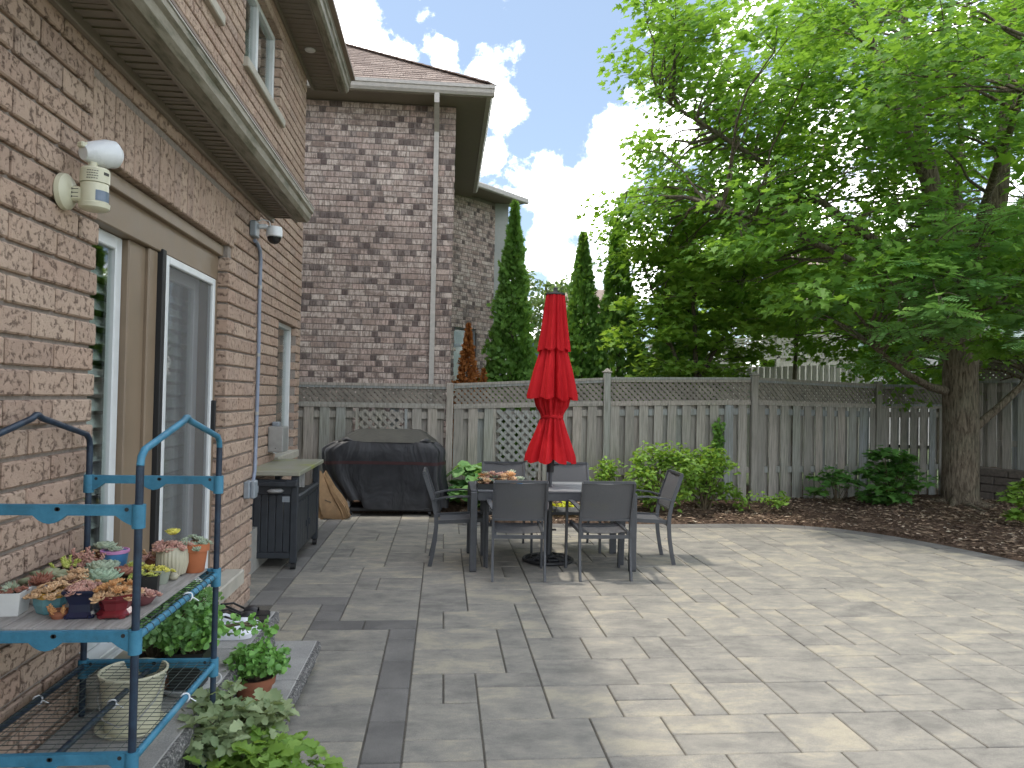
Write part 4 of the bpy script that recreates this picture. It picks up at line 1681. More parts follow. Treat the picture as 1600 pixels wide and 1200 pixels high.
def far_house(name, label, x, y, w, d, zw, zr, wall, rz=0.0):
    h = thing(name, label, 'house', (x, y, 0), rz)
    MB().span((-w / 2, 0, 0), (w / 2, d, zw)).build('wall', wall, h)
    MB().extr([(-.4, zw - .1), (d / 2, zr), (d + .4, zw - .1), (d + .4, zw), (d / 2, zr + .15), (-.4, zw)], -w / 2 - .4, w / 2 + .4, 'x').build('roof', 'roof_far', h)
    MB().extr([(.05, zw), (d / 2, zr - .02), (d - .05, zw)], -w / 2 + .02, w / 2 - .02, 'x').build('gable', wall, h)
    for q in (-.28, .22):
        f = MB().span((w * q - .6, -.05, zw - 2.3), (w * q + .6, -.01, zw - .8)).build('window', 'white_vinyl', h)
        MB().span((w * q - .52, -.06, zw - 2.22), (w * q + .52, -.052, zw - .88)).build('pane', 'glass', f)
    return h


far_house('distant_house', 'distant tan house showing between the two middle cedars', 7.05, 34, 2.2, 6, 5.4, 7.0, 'far_stucco')
far_house('distant_house', 'pale house half hidden behind the big tree at right', 19.5, 27, 12, 9, 5.4, 8.6, 'far_grey', rad(-20))

# ------------------------------------------------------------------ wall fittings
# motion floodlight
fl_ = thing('security_floodlight', 'cream motion-sensor floodlight with clear lamp head on the brick wall', 'light', (HX, 2.775, 2.285))
mb = MB().lathe([(.060, 0), (.066, .006), (.064, .022), (.050, .034), (.02, .04)], n=28)
mb.v = [(z, x, y) for x, y, z in mb.v]
base = mb.build('base', 'cream_plastic', fl_, 40)
MB().box((.052, .014, -.006), (.07, .05, .052), 0, .008).build('arm', 'cream_plastic', fl_)
bx_, by_ = .105, .020
MB().lathe([(.02, -.062), (.040, -.060), (.050, -.052), (.052, -.036), (.046, -.034), (.046, .035), (.0455, .036)], (bx_, by_, 0), 28).build('body', 'cream_plastic', fl_, 35)
MB().lathe([(.0445, .037), (.049, .038), (.049, .085), (.044, .092), (.02, .094)], (bx_, by_, 0), 28).build('top_cap', 'cream_plastic', fl_, 35)
lens = MB()
vs, fs = [], []
for i in range(9):
    a = rad(-62 + i * 11)
    for z in (-.030, .008):
        vs.append((bx_ + .0475 * math.cos(a), by_ + .0475 * math.sin(a), z))
for i in range(8):
    fs.append((2 * i, 2 * i + 2, 2 * i + 3, 2 * i + 1))
n0 = len(vs)
vs += [(bx_ + (x - bx_) * .96, by_ + (y - by_) * .96, z) for x, y, z in vs]
fs += [tuple(n0 + q for q in f)[::-1] for f in fs]
lens.add(vs, fs).build('sensor_lens', 'lens_blue', fl_)
pr = MB()
for i in range(4):     # small print and switch marks
    for q in range(5):
        a = rad(-95 + q * 9 + (i % 2) * 2)
        pr.box((bx_ + .0493 * math.cos(a), by_ + .0493 * math.sin(a), .048 + i * .009), (.0008, .0062, .0026), a)
for i in range(3):
    pr.box((.0525, -.0115, .010 - i * .014), (.022, .0012, .0022))
    pr.box((.040, -.0115, .010 - i * .014), (.006, .0012, .007))
pr.box((bx_ + .0490 * math.cos(rad(-18)), by_ + .0490 * math.sin(rad(-18)), .070), (.002, .022, .010), rad(-18))
pr.lathe([(.007, 0), (.006, .001)], (0, 0, 0), 10)
pr.build('print', 'dark_print', fl_)
nk = MB().tube([(bx_ - .008, by_ - .004, .09), (bx_ - .006, by_, .125), (bx_ + .01, by_ + .012, .140)], .016, 12)
nk.build('neck', 'cream_plastic', fl_, 40)
hd = MB()
ax = Vector((.52, .80, .22)).normalized()
c0 = Vector((bx_ - .012, by_ + .0, .150))
hd.tube([c0 - ax * .035, c0 - ax * .01, c0 + ax * .05, c0 + ax * .085, c0 + ax * .105], [.026, .040, .052, .050, .030], 18)
hd.build('lamp_head', 'white_plastic', fl_, 35)
MB().box(c0 + Vector((-.012, -.02, .018)), (.03, .055, .02), rad(-30), .004).build('lamp_bracket', 'cream_plastic', fl_)

# dome camera
dc = thing('dome_camera', 'white dome security camera with black globe under the lower eave', 'camera', (HX, 5.36, 2.72))
MB().box((.022, 0, .012), (.044, .11, .11), 0, .006).build('junction_box', 'grey_plastic', dc)
MB().box((.075, .03, .04), (.065, .045, .03), 0, .006).build('bracket', 'white_plastic', dc)
MB().lathe([(.02, .078), (.05, .072), (.056, .05), (.056, .005), (.050, .0)], (.15, .04, -.03), 26).build('housing', 'white_plastic', dc, 40)
pr_ = [(.049 * math.cos(rad(q)), -.049 * math.sin(rad(q))) for q in range(0, 91, 10)]
MB().lathe(pr_[:-1] + [(.002, -.049)], (.15, .04, -.032), 26).build('globe', 'glossy_black', dc, 60)
MB().tube([(.13, .02, .04), (.12, .01, .075), (.08, .0, .085), (.04, .0, .07)], .004, 6).build('cable', 'white_plastic', dc, 60)

# conduit and outlet box
cd = thing('wall_conduit', 'blue-grey conduit running down the brick corner from the camera', 'conduit', (HX, 5.57, 0))
MB().tube([(.016, -.17, 2.66), (.016, -.10, 2.655), (.017, -.02, 2.62), (.018, .0, 2.55), (.018, -.004, 2.2), (.02, .004, 1.85), (.019, .002, 1.4), (.018, -.008, 1.0), (.02, -.05, .94), (.028, -.10, .925)], .0135, 10).build('pipe', 'conduit_blue', cd, 50)
for z in (2.35, 1.85, 1.42, 1.06):
    MB().tube([(.019, .0, z - .012), (.019, .0, z + .012)], .0165, 10).build('strap', 'grey_metal', cd, 50)
ob = thing('outlet_box', 'weatherproof grey outlet box low on the brick corner', 'outlet', (HX, 5.38, .885))
MB().box((.022, 0, 0), (.044, .12, .12), 0, .008).build('box', 'grey_plastic', ob)
MB().box((.058, .01, 0), (.03, .095, .125), 0, .010).build('cover', 'grey_plastic', ob)
MB().box((.070, .058, -.005), (.012, .008, .05), 0, .003).build('hinge', 'grey_plastic', ob)

# meter box on the recessed wall
mbx = thing('utility_box', 'grey metal utility box on the recessed brick wall above the storage cart', 'box', (RX, 7.72, 1.10))
MB().box((.075, 0, 0), (.15, .25, .26), 0, .008).build('box', 'grey_metal', mbx)
MB().box((.08, -.126, -.005), (.13, .008, .225), 0, .003).build('cover', 'grey_metal', mbx)
MB().box((.05, .02, .15), (.07, .1, .05), 0, .01).build('conduit_hub', 'grey_plastic', mbx)
MB().lathe([(.006, 0), (.005, .006)], (.08, -.131, -.09), 8).build('screw', 'dark_print', mbx)

# ------------------------------------------------------------------ storage cart
CX0, CX1, CY0, CY1 = -1.72, -1.275, 6.72, 7.88
ct = thing('storage_cart', 'dark resin storage cart with green-mottled grey top in the wall recess', 'cart', ((CX0 + CX1) / 2, (CY0 + CY1) / 2, 0))


def cp(mb, name, mat, par=None, sm=None):
    l = ct.location
    mb.v = [(x - l.x, y - l.y, z) for x, y, z in mb.v]
    return mb.build(name, mat, par or ct, sm)


cp(MB().span((CX0 - .02, CY0 - .03, .835), (CX1 + .02, CY1 + .12, .875), .006), 'top', 'bench_top')
for x in (CX0 + .03, CX1 - .03):
    for y in (CY0 + .03, CY1 - .03):
        cp(MB().span((x - .03, y - .03, .06), (x + .03, y + .03, .832), .006), 'leg', 'resin_dark')
        cp(MB().tube([(x - .02, y, .032), (x + .02, y, .032)], .032, 12), 'caster', 'black_rubber')
for i in range(5):
    w = (CX1 - CX0 - .12) / 5
    x = CX0 + .06 + i * w
    cp(MB().span((x + .002, CY0 + .012, .155), (x + w - .002, CY0 + .03, .665), .004), 'plank', 'resin_dark')
cp(MB().span((CX0 + .05, CY0 + .006, .10), (CX1 - .05, CY0 + .032, .153), .004), 'bottom_rail', 'resin_dark')
cp(MB().span((CX0 + .05, CY0 + .010, .667), (CX1 - .05, CY0 + .034, .80), .004), 'end_panel', 'resin_dark')
cp(MB().span((CX0 + .02, CY0 - .052, .745), (CX1 - .05, CY0 - .022, .785), .010).span((CX1 - .1, CY0 - .055, .74), (CX1 + .0, CY0 - .001, .80), .01), 'handle', 'resin_dark')
cp(MB().lathe([(.06, 0), (.075, .012), (.05, .03)], (CX1 - .19, CY0 - .015, .69), 16), 'hook', 'grey_metal')
for k2, (a, b) in enumerate(((CY0 + .07, (CY0 + CY1) / 2 - .004), ((CY0 + CY1) / 2 + .004, CY1 - .07))):
    d = cp(MB().span((CX1 - .035, a, .13), (CX1 - .015, b, .60), .004), 'cabinet_door', 'resin_dark')
    for q in range(4):
        yq = a + .03 + (b - a - .06) * (q + .5) / 4
        cp(MB().span((CX1 - .0155, yq - (b - a - .08) / 8, .15), (CX1 - .008, yq + (b - a - .08) / 8 - .006, .58), .003), 'slat', 'resin_dark', d)
    cp(MB().span((CX1 - .008, a + (.42 if k2 == 0 else .05), .30), (CX1 + .004, a + (.45 if k2 == 0 else .08), .36), .003), 'door_pull', 'resin_dark', d)
cp(MB().span((CX1 - .06, CY0 + .06, .60), (CX1 + .005, CY1 - .06, .655), .018), 'side_shelf', 'resin_dark')
cp(MB().span((CX0 + .05, CY0 + .06, .10), (CX1 - .04, CY1 - .06, .128)), 'bottom_shelf', 'resin_dark')
cp(MB().span((CX0 + .05, CY0 + .06, .60), (CX1 - .07, CY1 - .06, .62)), 'inner_shelf', 'resin_dark')
cp(MB().span((CX1 - .135, CY0 + .0085, .600), (CX1 - .07, CY0 + .0102, .650)).span((CX1 - .135, CY0 + .005, .612), (CX1 - .075, CY0 + .0092, .622)), 'badge', 'grey_plastic')
cp(MB().span((CX1 - .02, CY0 + .12, .72), (CX1 + .002, CY0 + .15, .83)).span((CX1 - .02, CY0 + .28, .70), (CX1 + .002, CY0 + .31, .83)), 'tool_hook', 'grey_metal')
rt = thing('red_tin', 'small red tin inside the storage cart', 'tin', (CX1 - .12, CY0 + .17, .621))
MB().lathe([(.05, 0), (.052, .004), (.052, .11), (.048, .115)], n=18).build('body', 'maroon_glaze', rt, 40)
MB().lathe([(.053, .1155), (.053, .13), (.02, .133)], n=18).build('lid', 'maroon_glaze', rt, 40)

# ------------------------------------------------------------------ covered barbecue
bq = thing('covered_barbecue', 'barbecue under a black fabric cover against the fence', 'barbecue', (-.73, 9.98, 0))


def loft(rings, n=88, seed=3, hem=None):
    """rounded-rectangle rings [(z, hx, hy, cx, fold)] joined; folds hang down the cloth"""
    rr = random.Random(seed)
    ph = [rr.uniform(0, 6.28) for _ in range(6)]
    vs, fs = [], []
    for i, (z, hx, hy, cx, fold) in enumerate(rings):
        for j in range(n):
            t = 2 * math.pi * j / n
            c_, s_ = math.cos(t), math.sin(t)
            e = 2.0 / 7
            x = hx * math.copysign(abs(c_) ** e, c_)
            y = hy * math.copysign(abs(s_) ** e, s_)
            w = fold * (math.sin(7 * t + ph[0] + z * 2.0) + .6 * math.sin(13 * t + ph[1] - z * 3) + .4 * math.sin(23 * t + ph[2]))
            zz = z + (hem(t) if hem and i == 0 else 0) + fold * .5 * math.sin(5 * t + ph[3])
            vs.append((cx + x * (1 + w), y * (1 + w * 2.2), zz))
    for i in range(len(rings) - 1):
        for j in range(n):
            k2 = (j + 1) % n
            fs.append((i * n + j, i * n + k2, (i + 1) * n + k2, (i + 1) * n + j))
    fs.append(tuple((len(rings) - 1) * n + j for j in range(n)))
    return MB().add(vs, fs)


hem = lambda t: .00 + .03 * math.sin(t * 2 + .5) + (.07 if math.cos(t) < -.2 else 0) * (1 if math.sin(t) < 0 else .4) + .02 * math.sin(9 * t)
cover = loft([(.10, .66, .30, .12, .040), (.20, .68, .305, .10, .042), (.34, .72, .315, .06, .034), (.48, .76, .32, .0, .026), (.60, .785, .325, -.02, .018), (.72, .795, .33, -.03, .009), (.82, .80, .333, -.03, .008),
              (.862, .79, .33, -.03, .010), (.90, .745, .325, -.02, .014), (.935, .69, .318, -.01, .014), (.962, .645, .308, .0, .012)], hem=hem).build('cover', 'cover_cloth', bq, 60)
loft([(.960, .648, .309, .0, .012), (.985, .61, .285, .005, .010), (1.02, .56, .235, .01, .008), (1.06, .50, .175, .02, .008), (1.095, .44, .115, .03, .005), (1.112, .40, .07, .03, .003), (1.116, .3, .03, .03, .0)], seed=5).build('cover_top', 'cover_top_cloth', cover, 60)
for s in (-1, 1):
    MB().tube([(s * .43, -.29, .965), (s * .50, -.285, .985), (s * .56, -.24, .965), (s * .60, -.16, .95)], [.012, .03, .034, .014], 10).build('cover_fold', 'cover_cloth', cover, 60)
bandm = loft([(.665, .797, .332, -.026, .0115), (.705, .800, .333, -.029, .0098)], seed=3)
bandm.f.pop()
bandm.build('cover_band', 'cover_band', cover, 60)
MB().span((-.50, -.27, .055), (.66, .22, .10), .008).build('cart_base', 'black_rubber', bq)
MB().span((-.49, -.26, .10), (-.455, .2, .30), .004).build('cart_leg', 'grey_metal', bq)
for x in (-.44, .58):
    MB().tube([(x - .018, -.24, .030), (x + .018, -.24, .030)], .03, 14).build('caster', 'black_rubber', bq, 40)
# paper yard bag
bag = thing('paper_bag', 'brown paper yard-waste bag between storage cart and barbecue', 'bag', (-1.39, 9.50, 0))
bm_ = loft([(.0, .15, .10, .05, .03), (.05, .185, .12, .05, .06), (.15, .18, .12, .02, .07), (.25, .145, .10, -.02, .08), (.36, .10, .08, -.06, .07), (.47, .07, .06, -.09, .07), (.56, .035, .03, -.11, .08)], 44, 8)
bm_.build('bag_body', 'kraft_paper', bag, 30)
pt = MB()
for q in range(5):
    pt.box((-.05 + q * .016, -.119 + .002 * (q % 2), .24 - q * .006), (.010, .004, .014), 0)
pt.build('print', 'dark_print', bag)

# ------------------------------------------------------------------ dining set
TX0, TX1, TY0, TY1, TZ = .262, 1.79, 6.625, 7.47, .715
tb = thing('dining_table', 'long charcoal metal patio table with the closed red umbrella in its middle', 'table', ((TX0 + TX1) / 2, (TY0 + TY1) / 2, 0))


def tp_(mb, name, mat, par=None):
    l = tb.location
    mb.v = [(x - l.x, y - l.y, z) for x, y, z in mb.v]
    return mb.build(name, mat, par or tb)


for x in (TX0 + .032, TX1 - .032):
    for y in (TY0 + .032, TY1 - .032):
        l_ = tp_(MB().span((x - .031, y - .031, .012), (x + .031, y + .031, TZ - .001), .004), 'leg', 'charcoal_metal')
        tp_(MB().span((x - .029, y - .029, 0), (x + .029, y + .029, .012)), 'foot', 'black_rubber', l_)
for y in (TY0 + .022, TY1 - .022):
    tp_(MB().span((TX0 + .065, y - .016, TZ - .075), (TX1 - .065, y + .016, TZ - .004), .003), 'apron', 'charcoal_metal')
for x in (TX0 + .022, TX1 - .022):
    tp_(MB().span((x - .016, TY0 + .065, TZ - .075), (x + .016, TY1 - .065, TZ - .004), .003), 'apron', 'charcoal_metal')
for y0, y1 in ((TY0 + .004, TY0 + .06), (TY1 - .06, TY1 - .004)):
    tp_(MB().span((TX0 + .066, y0, TZ - .003), (TX1 - .066, y1, TZ + .010), .003), 'top_rim', 'charcoal_metal')
for x0, x1 in ((TX0 + .004, TX0 + .064), (TX1 - .064, TX1 - .004)):
    tp_(MB().span((x0, TY0 + .066, TZ - .003), (x1, TY1 - .066, TZ + .010), .003), 'top_rim', 'charcoal_metal')
ns_ = 7
for i in range(ns_):
    w = (TY1 - TY0 - .124) / ns_
    y = TY0 + .062 + i * w
    if i == 3:
        cxm = (TX0 + TX1) / 2
        tp_(MB().span((TX0 + .067, y + .002, TZ - .004), (cxm - .035, y + w - .002, TZ + .008), .003), 'top_slat', 'table_slat')
        tp_(MB().span((cxm + .035, y + .002, TZ - .004), (TX1 - .067, y + w - .002, TZ + .008), .003), 'top_slat', 'table_slat')
    else:
        tp_(MB().span((TX0 + .067, y + .002, TZ - .004), (TX1 - .067, y + w - .002, TZ + .008), .003), 'top_slat', 'table_slat')


def make_chair(label):
    """armchair facing +Y, origin on the ground between the back feet"""
    c = thing('patio_chair', label, 'chair', group='six sling chairs round the patio table')
    W = .225
    for s in (-1, 1):
        pts = [(0, -.01, 0), (0, .012, .10), (0, .034, .24), (0, .044, .36), (0, .040, .46), (0, .015, .60), (0, -.035, .74), (0, -.075, .855)]
        mb = MB()
        for a, b in zip(pts[:-1], pts[1:]):
            a, b = Vector((s * W, a[1], a[2])), Vector((s * W, b[1], b[2]))
            mb.bar(a, b + (b - a).normalized() * .004, .020, .036, (0, 1, 0))
        mb.build('back_leg', 'charcoal_metal', c)
        mb = MB()
        fp = [(.505, 0), (.500, .2), (.492, .40), (.490, .60), (.485, .622)]
        for a, b in zip(fp[:-1], fp[1:]):
            a, b = Vector((s * (W + .028), a[0], a[1])), Vector((s * (W + .028), b[0], b[1]))
            mb.bar(a, b + (b - a).normalized() * .003, .020, .040, (0, 1, 0))
        mb.build('front_leg', 'charcoal_metal', c)
        mb = MB()
        ap = [(W, .005, .612), (W + .020, .12, .640), (W + .028, .26, .652), (W + .030, .40, .648), (W + .028, .50, .630)]
        for a, b in zip(ap[:-1], ap[1:]):
            a, b = Vector((s * a[0], a[1], a[2])), Vector((s * b[0], b[1], b[2]))
            mb.bar(a, b + (b - a).normalized() * .004, .040, .014)
        mb.build('armrest', 'charcoal_metal', c)
        MB().bar((s * (W - .018), .03, .405), (s * (W - .010), .50, .428), .024, .034).build('seat_rail', 'charcoal_metal', c)
    MB().bar((-W, .040, .375), (W, .040, .375), .022, .030).build('back_crossbar', 'charcoal_metal', c)
    MB().bar((-W - .02, .495, .40), (W + .02, .495, .40), .022, .03).build('front_crossbar', 'charcoal_metal', c)
    MB().bar((-W, -.079, .862), (W, -.079, .862), .022, .022).build('top_rail', 'charcoal_metal', c)
    MB().bar((-W + .01, .026, .525), (W - .01, .026, .525), .014, .018).build('lower_back_rail', 'charcoal_metal', c)
    # slings: thin curved cloth sheets
    vs, fs = [], []
    nb_ = 8
    for i in range(nb_ + 1):
        t = i / nb_
        z = .53 + t * .325
        y = .030 - .105 * t ** 1.5 - .012 * math.sin(math.pi * t)
        for q in range(5):
            xx = (q / 4 - .5) * 2 * (W - .012)
            vs.append((xx, y - .014 * (1 - (q / 2 - 1) ** 2), z - (.008 * (1 - (q / 2 - 1) ** 2) if i == nb_ else 0)))
    for i in range(nb_):
        for q in range(4):
            fs.append((i * 5 + q, i * 5 + q + 1, i * 5 + q + 6, i * 5 + q + 5))
    nn = len(vs)
    vs += [(x, y + .005, z) for x, y, z in vs]
    fs += [tuple(nn + q for q in f)[::-1] for f in fs]
    MB().add(vs, fs).build('back_sling', 'sling_mesh', c, 60)
    vs, fs = [], []
    for i in range(nb_ + 1):
        t = i / nb_
        y = .075 + t * .425
        z = .412 + .026 * t - .010 * math.sin(math.pi * t) - (.02 * (t - .85) / .15 if t > .85 else 0)
        for q in range(5):
            vs.append(((q / 4 - .5) * 2 * (W - .02), y, z - .012 * (1 - (q / 2 - 1) ** 2)))
    for i in range(nb_):
        for q in range(4):
            fs.append((i * 5 + q, i * 5 + q + 1, i * 5 + q + 6, i * 5 + q + 5))
    nn = len(vs)
    vs += [(x, y, z - .006) for x, y, z in vs]
    fs += [tuple(nn + q for q in f)[::-1] for f in fs]
    MB().add(vs, fs).build('seat_sling', 'sling_mesh', c, 60)
    return c


ch0 = make_chair('charcoal sling chair with its back to the viewer, left of the pair in front')
ch0.location = (.672, 6.285, 0)
ch0.rotation_euler = (0, 0, rad(-1))
dup(ch0, (1.430, 6.295, 0), rad(1.5), 'charcoal sling chair with its back to the viewer, right of the pair in front')
dup(ch0, (-.085, 7.075, 0), rad(-90), 'charcoal sling chair at the left end of the table, beside the barbecue')
dup(ch0, (2.232, 7.14, 0), rad(88), 'charcoal sling chair at the right end of the table, before the shrub')
dup(ch0, (.665, 7.93, 0), rad(180), 'charcoal sling chair on the fence side of the table, behind the succulent tray')
dup(ch0, (1.372, 7.95, 0), rad(180), 'charcoal sling chair on the fence side of the table, just right of the umbrella pole')

# closed red umbrella
um = thing('patio_umbrella', 'tall closed red patio umbrella standing through the table', 'umbrella', (1.035, 7.06, 0), 0)
um.rotation_euler = (0, rad(.55), 0)


def cloth(tiers, n=96, k_=8, seed=1):
    """pleated closed canopy: tiers [(z, r, pleat)], last ring scalloped"""
    rr = random.Random(seed)
    ph = [rr.uniform(-.25, .25) for _ in range(k_)]
    vs, fs = [], []
    for i, (z, r_, pl, sc_) in enumerate(tiers):
        for j in range(n):
            t = 2 * math.pi * j / n
            b = (t * k_ / (2 * math.pi)) % 1
            idx = int(t * k_ / (2 * math.pi)) % k_
            fold = abs(math.sin(math.pi * b)) ** .7
            q = r_ * (1 - pl * (1 - fold) + pl * .35 * math.sin(4 * math.pi * b + ph[idx] * 4) + pl * .3 * ph[idx])
            vs.append((q * math.cos(t), q * math.sin(t), z - sc_ * (fold - .5) + sc_ * .5 * ph[idx]))
    for i in range(len(tiers) - 1):
        for j in range(n):
            k2 = (j + 1) % n
            fs.append((i * n + j, i * n + k2, (i + 1) * n + k2, (i + 1) * n + j))
    return MB().add(vs, fs)


canopy = cloth([(2.575, .090, .10, 0), (2.50, .098, .22, 0), (2.35, .112, .30, 0), (2.20, .130, .32, 0), (2.09, .149, .30, .006), (2.045, .156, .26, .036)], seed=2).build('canopy', 'red_cloth', um, 70)
cloth([(2.12, .104, .25, 0), (2.0, .132, .34, 0), (1.85, .172, .36, 0), (1.70, .205, .36, .0), (1.615, .226, .34, .02), (1.58, .229, .32, .045)], seed=5).build('vent_tier', 'red_cloth', canopy, 70)
cloth([(1.66, .12, .2, 0), (1.56, .165, .30, 0), (1.50, .150, .30, .01), (1.44, .118, .25, 0), (1.39, .100, .18, 0), (1.36, .112, .25, 0), (1.25, .145, .34, 0), (1.12, .192, .36, 0), (1.02, .228, .34, .01), (.975, .236, .30, .045)], seed=9).build('lower_tier', 'red_cloth', canopy, 70)
MB().tube([(.100 * math.cos(a), .100 * math.sin(a), 1.395 + .004 * math.sin(3 * a)) for a in [2 * math.pi * q / 24 for q in range(25)]], .012, 8, flat=(1, 1.4)).build('tie_strap', 'red_cloth', canopy, 60)
MB().lathe([(.092, 2.572), (.096, 2.578), (.090, 2.594), (.030, 2.604), (.022, 2.62), (.02, 2.645), (.004, 2.65)], n=24).build('cap', 'black_rubber', um, 40)
MB().tube([(0, 0, .05), (0, 0, 2.58)], .0195, 14).build('pole', 'charcoal_metal', um, 50)
MB().tube([(0, 0, .86), (0, 0, .98)], .034, 14).tube([(.02, 0, .93), (.075, 0, .93)], .007, 8).build('crank_housing', 'black_rubber', um, 40)
ub = thing('umbrella_base', 'round black cast-iron umbrella base with openwork pattern under the table', 'umbrella base', (1.04, 7.09, 0))
for (r_, rt_) in ((.235, .016), (.165, .011), (.095, .012)):
    z = .018 + (.235 - r_) * .28
    MB().tube([(r_ * math.cos(a), r_ * math.sin(a), z) for a in [2 * math.pi * q / 40 for q in range(41)]], rt_, 8).build('ring', 'cast_iron', ub, 60)
for i in range(16):
    a0, a1 = 2 * math.pi * i / 16, 2 * math.pi * (i + (1.0 if i % 2 else -1.0)) / 16
    MB().tube([(.235 * math.cos(a0), .235 * math.sin(a0), .02), (.165 * math.cos((a0 + a1) / 2), .165 * math.sin((a0 + a1) / 2), .042), (.095 * math.cos(a1), .095 * math.sin(a1), .06)], .009, 7).build('spoke', 'cast_iron', ub, 60)
MB().lathe([(.232, .002), (.232, .010), (.10, .045), (.09, .045), (.045, .068), (.034, .08), (.032, .36), (.028, .37)], n=32).build('hub', 'cast_iron', ub, 40)
MB().tube([(.03, 0, .30), (.075, 0, .30)], .009, 8).build('clamp_knob', 'cast_iron', ub, 40)

# neighbours' blue umbrella
bu = thing('blue_umbrella', 'closed blue umbrella just showing over the fence beside the red one', 'umbrella', (1.66, 14.2, 0))
cloth([(2.66, .05, .1, 0), (2.45, .13, .3, 0), (2.28, .17, .3, .03)], seed=3).build('canopy', 'blue_cloth', bu, 70)
cloth([(2.36, .12, .2, 0), (2.1, .17, .3, 0), (1.7, .2, .3, .03)], seed=4).build('lower_tier', 'blue_cloth', bu, 70)
MB().tube([(0, 0, 0), (0, 0, 2.7)], .02, 10).build('pole', 'charcoal_metal', bu, 50)

# ------------------------------------------------------------------ plant rack
RXL, RXR, RYN, RYF = -1.342, -.862, 2.205, 2.955
rk = thing('plant_rack', 'blue and dark metal plant rack with wire shelves beside the door', 'rack', ((RXL + RXR) / 2, (RYN + RYF) / 2, 0))


def rp(mb, name, mat, par=None, sm=None, kind=None):
    l = rk.location
    mb.v = [(x - l.x, y - l.y, z) for x, y, z in mb.v]
    return mb.build(name, mat, par or rk, sm, None, kind)


for x in (RXL, RXR):
    bot = .335 if x == RXL else 0.0
    for y in (RYN, RYF):
        rp(MB().tube([(x, y, bot), (x, y, 1.36)], .0112, 12), 'post', 'rack_dark', None, 50)
    ym = (RYN + RYF) / 2
    pts = [(x, RYN, 1.36), (x, RYN + .006, 1.385), (x, RYN + .03, 1.405), (x, ym - .03, 1.476), (x, ym - .008, 1.487), (x, ym + .008, 1.487), (x, ym + .03, 1.476), (x, RYF - .03, 1.405), (x, RYF - .006, 1.385), (x, RYF, 1.36)]
    rp(MB().tube(pts, .0108, 12), 'roof_hoop', 'rack_dark' if x == RXL else 'rack_blue', None, 60)  # wall-side hoop coloured dark to imitate the shade on it


def bracket_rail(y, z):
    """moulded end rail between two posts with sockets and a centre socket"""
    s = 1 if y > 2.5 else -1
    mb = MB()
    h0 = z
    poly = []
    for q in range(33):
        t = q / 32
        xx = RXL + (RXR - RXL) * t
        d = min(t, 1 - t) * (RXR - RXL)
        lowz = h0 - .030
        if d < .055:
            lowz = h0 - .030 - .034 * (1 - (d / .055)) ** .6
        dm = abs(t - .5) * (RXR - RXL)
        if dm < .045:
            lowz = min(lowz, h0 - .030 - .024 * (1 - (dm / .045) ** 2))
        poly.append((xx, lowz))
    poly2 = [(RXR, h0), (RXL, h0)]
    mb.extr([(x, zz) for x, zz in poly] + poly2, y - .009, y + .009)
    # extr with ax 'y' maps u to x
    r = rp(mb, 'end_rail', 'rack_blue')
    for x in (RXL, RXR):
        rp(MB().tube([(x, y, h0 - .066), (x, y, h0 + .002)], .0185, 14), 'socket', 'rack_blue', r, 50)
    for x in (RXL + .03, (RXL + RXR) / 2 + .02, (RXL + RXR) / 2 + .024, RXR - .03):
        rp(MB().tube([(x, y - .0105, h0 - .012), (x, y + .0105, h0 - .012)], .006, 8), 'bolt_hole', 'black_rubber', r)


SHELF = [.545, .89]
for z in (.205, .545, .89, 1.248):
    for y in (RYN, RYF):
        bracket_rail(y, z)
for z in (.205, .545, .89):
    for x in (RXL, RXR):
        rp(MB().tube([(x, RYN, z - .022), (x, RYF, z - .022)], .0115, 10), 'side_tube', 'rack_blue' if x == RXR else 'rack_dark', None, 50)
    rp(MB().tube([((RXL + RXR) / 2, RYN, z - .040), ((RXL + RXR) / 2, RYF, z - .040)], .0105, 10), 'centre_tube', 'rack_dark', None, 50)
    mb = MB()
    for q in range(25):
        y = RYN + .02 + q * (RYF - RYN - .04) / 24
        mb.tube([(RXL, y, z - .009), (RXR, y, z - .009)], .0012, 4, False)
    for q in range(13):
        x = RXL + .01 + q * (RXR - RXL - .02) / 12
        mb.tube([(x, RYN, z - .0065), (x, RYF, z - .0065)], .0012, 4, False)
    rp(mb, 'wire_mesh', 'rack_wire', None, None)
    for x in (RXL, RXR, (RXL + RXR) / 2):
        for yq in ((RYN + RYF) / 2 + .06,):
            ww = .0145
            zc = z - .022 if x != (RXL + RXR) / 2 else z - .04
            pts = [(x + ww * math.cos(a), yq + .004 * math.sin(2 * a), zc + ww * math.sin(a)) for a in [2 * math.pi * q / 12 for q in range(13)]]
            rp(MB().tube(pts, .0028, 6).tube([(x + ww, yq, zc), (x + ww + .02, yq + .008, zc - .016)], .002, 5), 'cable_tie', 'zip_tie')
# net wrap marks on the front side tube of the top shelf
mb = MB()
for q in range(15):
    y = RYN + .06 + q * .045
    mb.tube([(RXR + .012 * math.cos(a), y + .010 * a / 6, .868 + .012 * math.sin(a)) for a in [2 * math.pi * w / 10 for w in range(11)]], .0016, 4)
rp(mb, 'net_wrap', 'rack_wire', kind='stuff')
bd = MB()
for q in range(5):
    w = (RXR - RXL - .05) / 5
    bd.span((RXL + .022 + q * w, RYN + .012, .8855), (RXL + .022 + (q + 1) * w - .003, RYF - .012, .8945), .001)
shelf_board = rp(bd, 'shelf_board', 'grey_board')

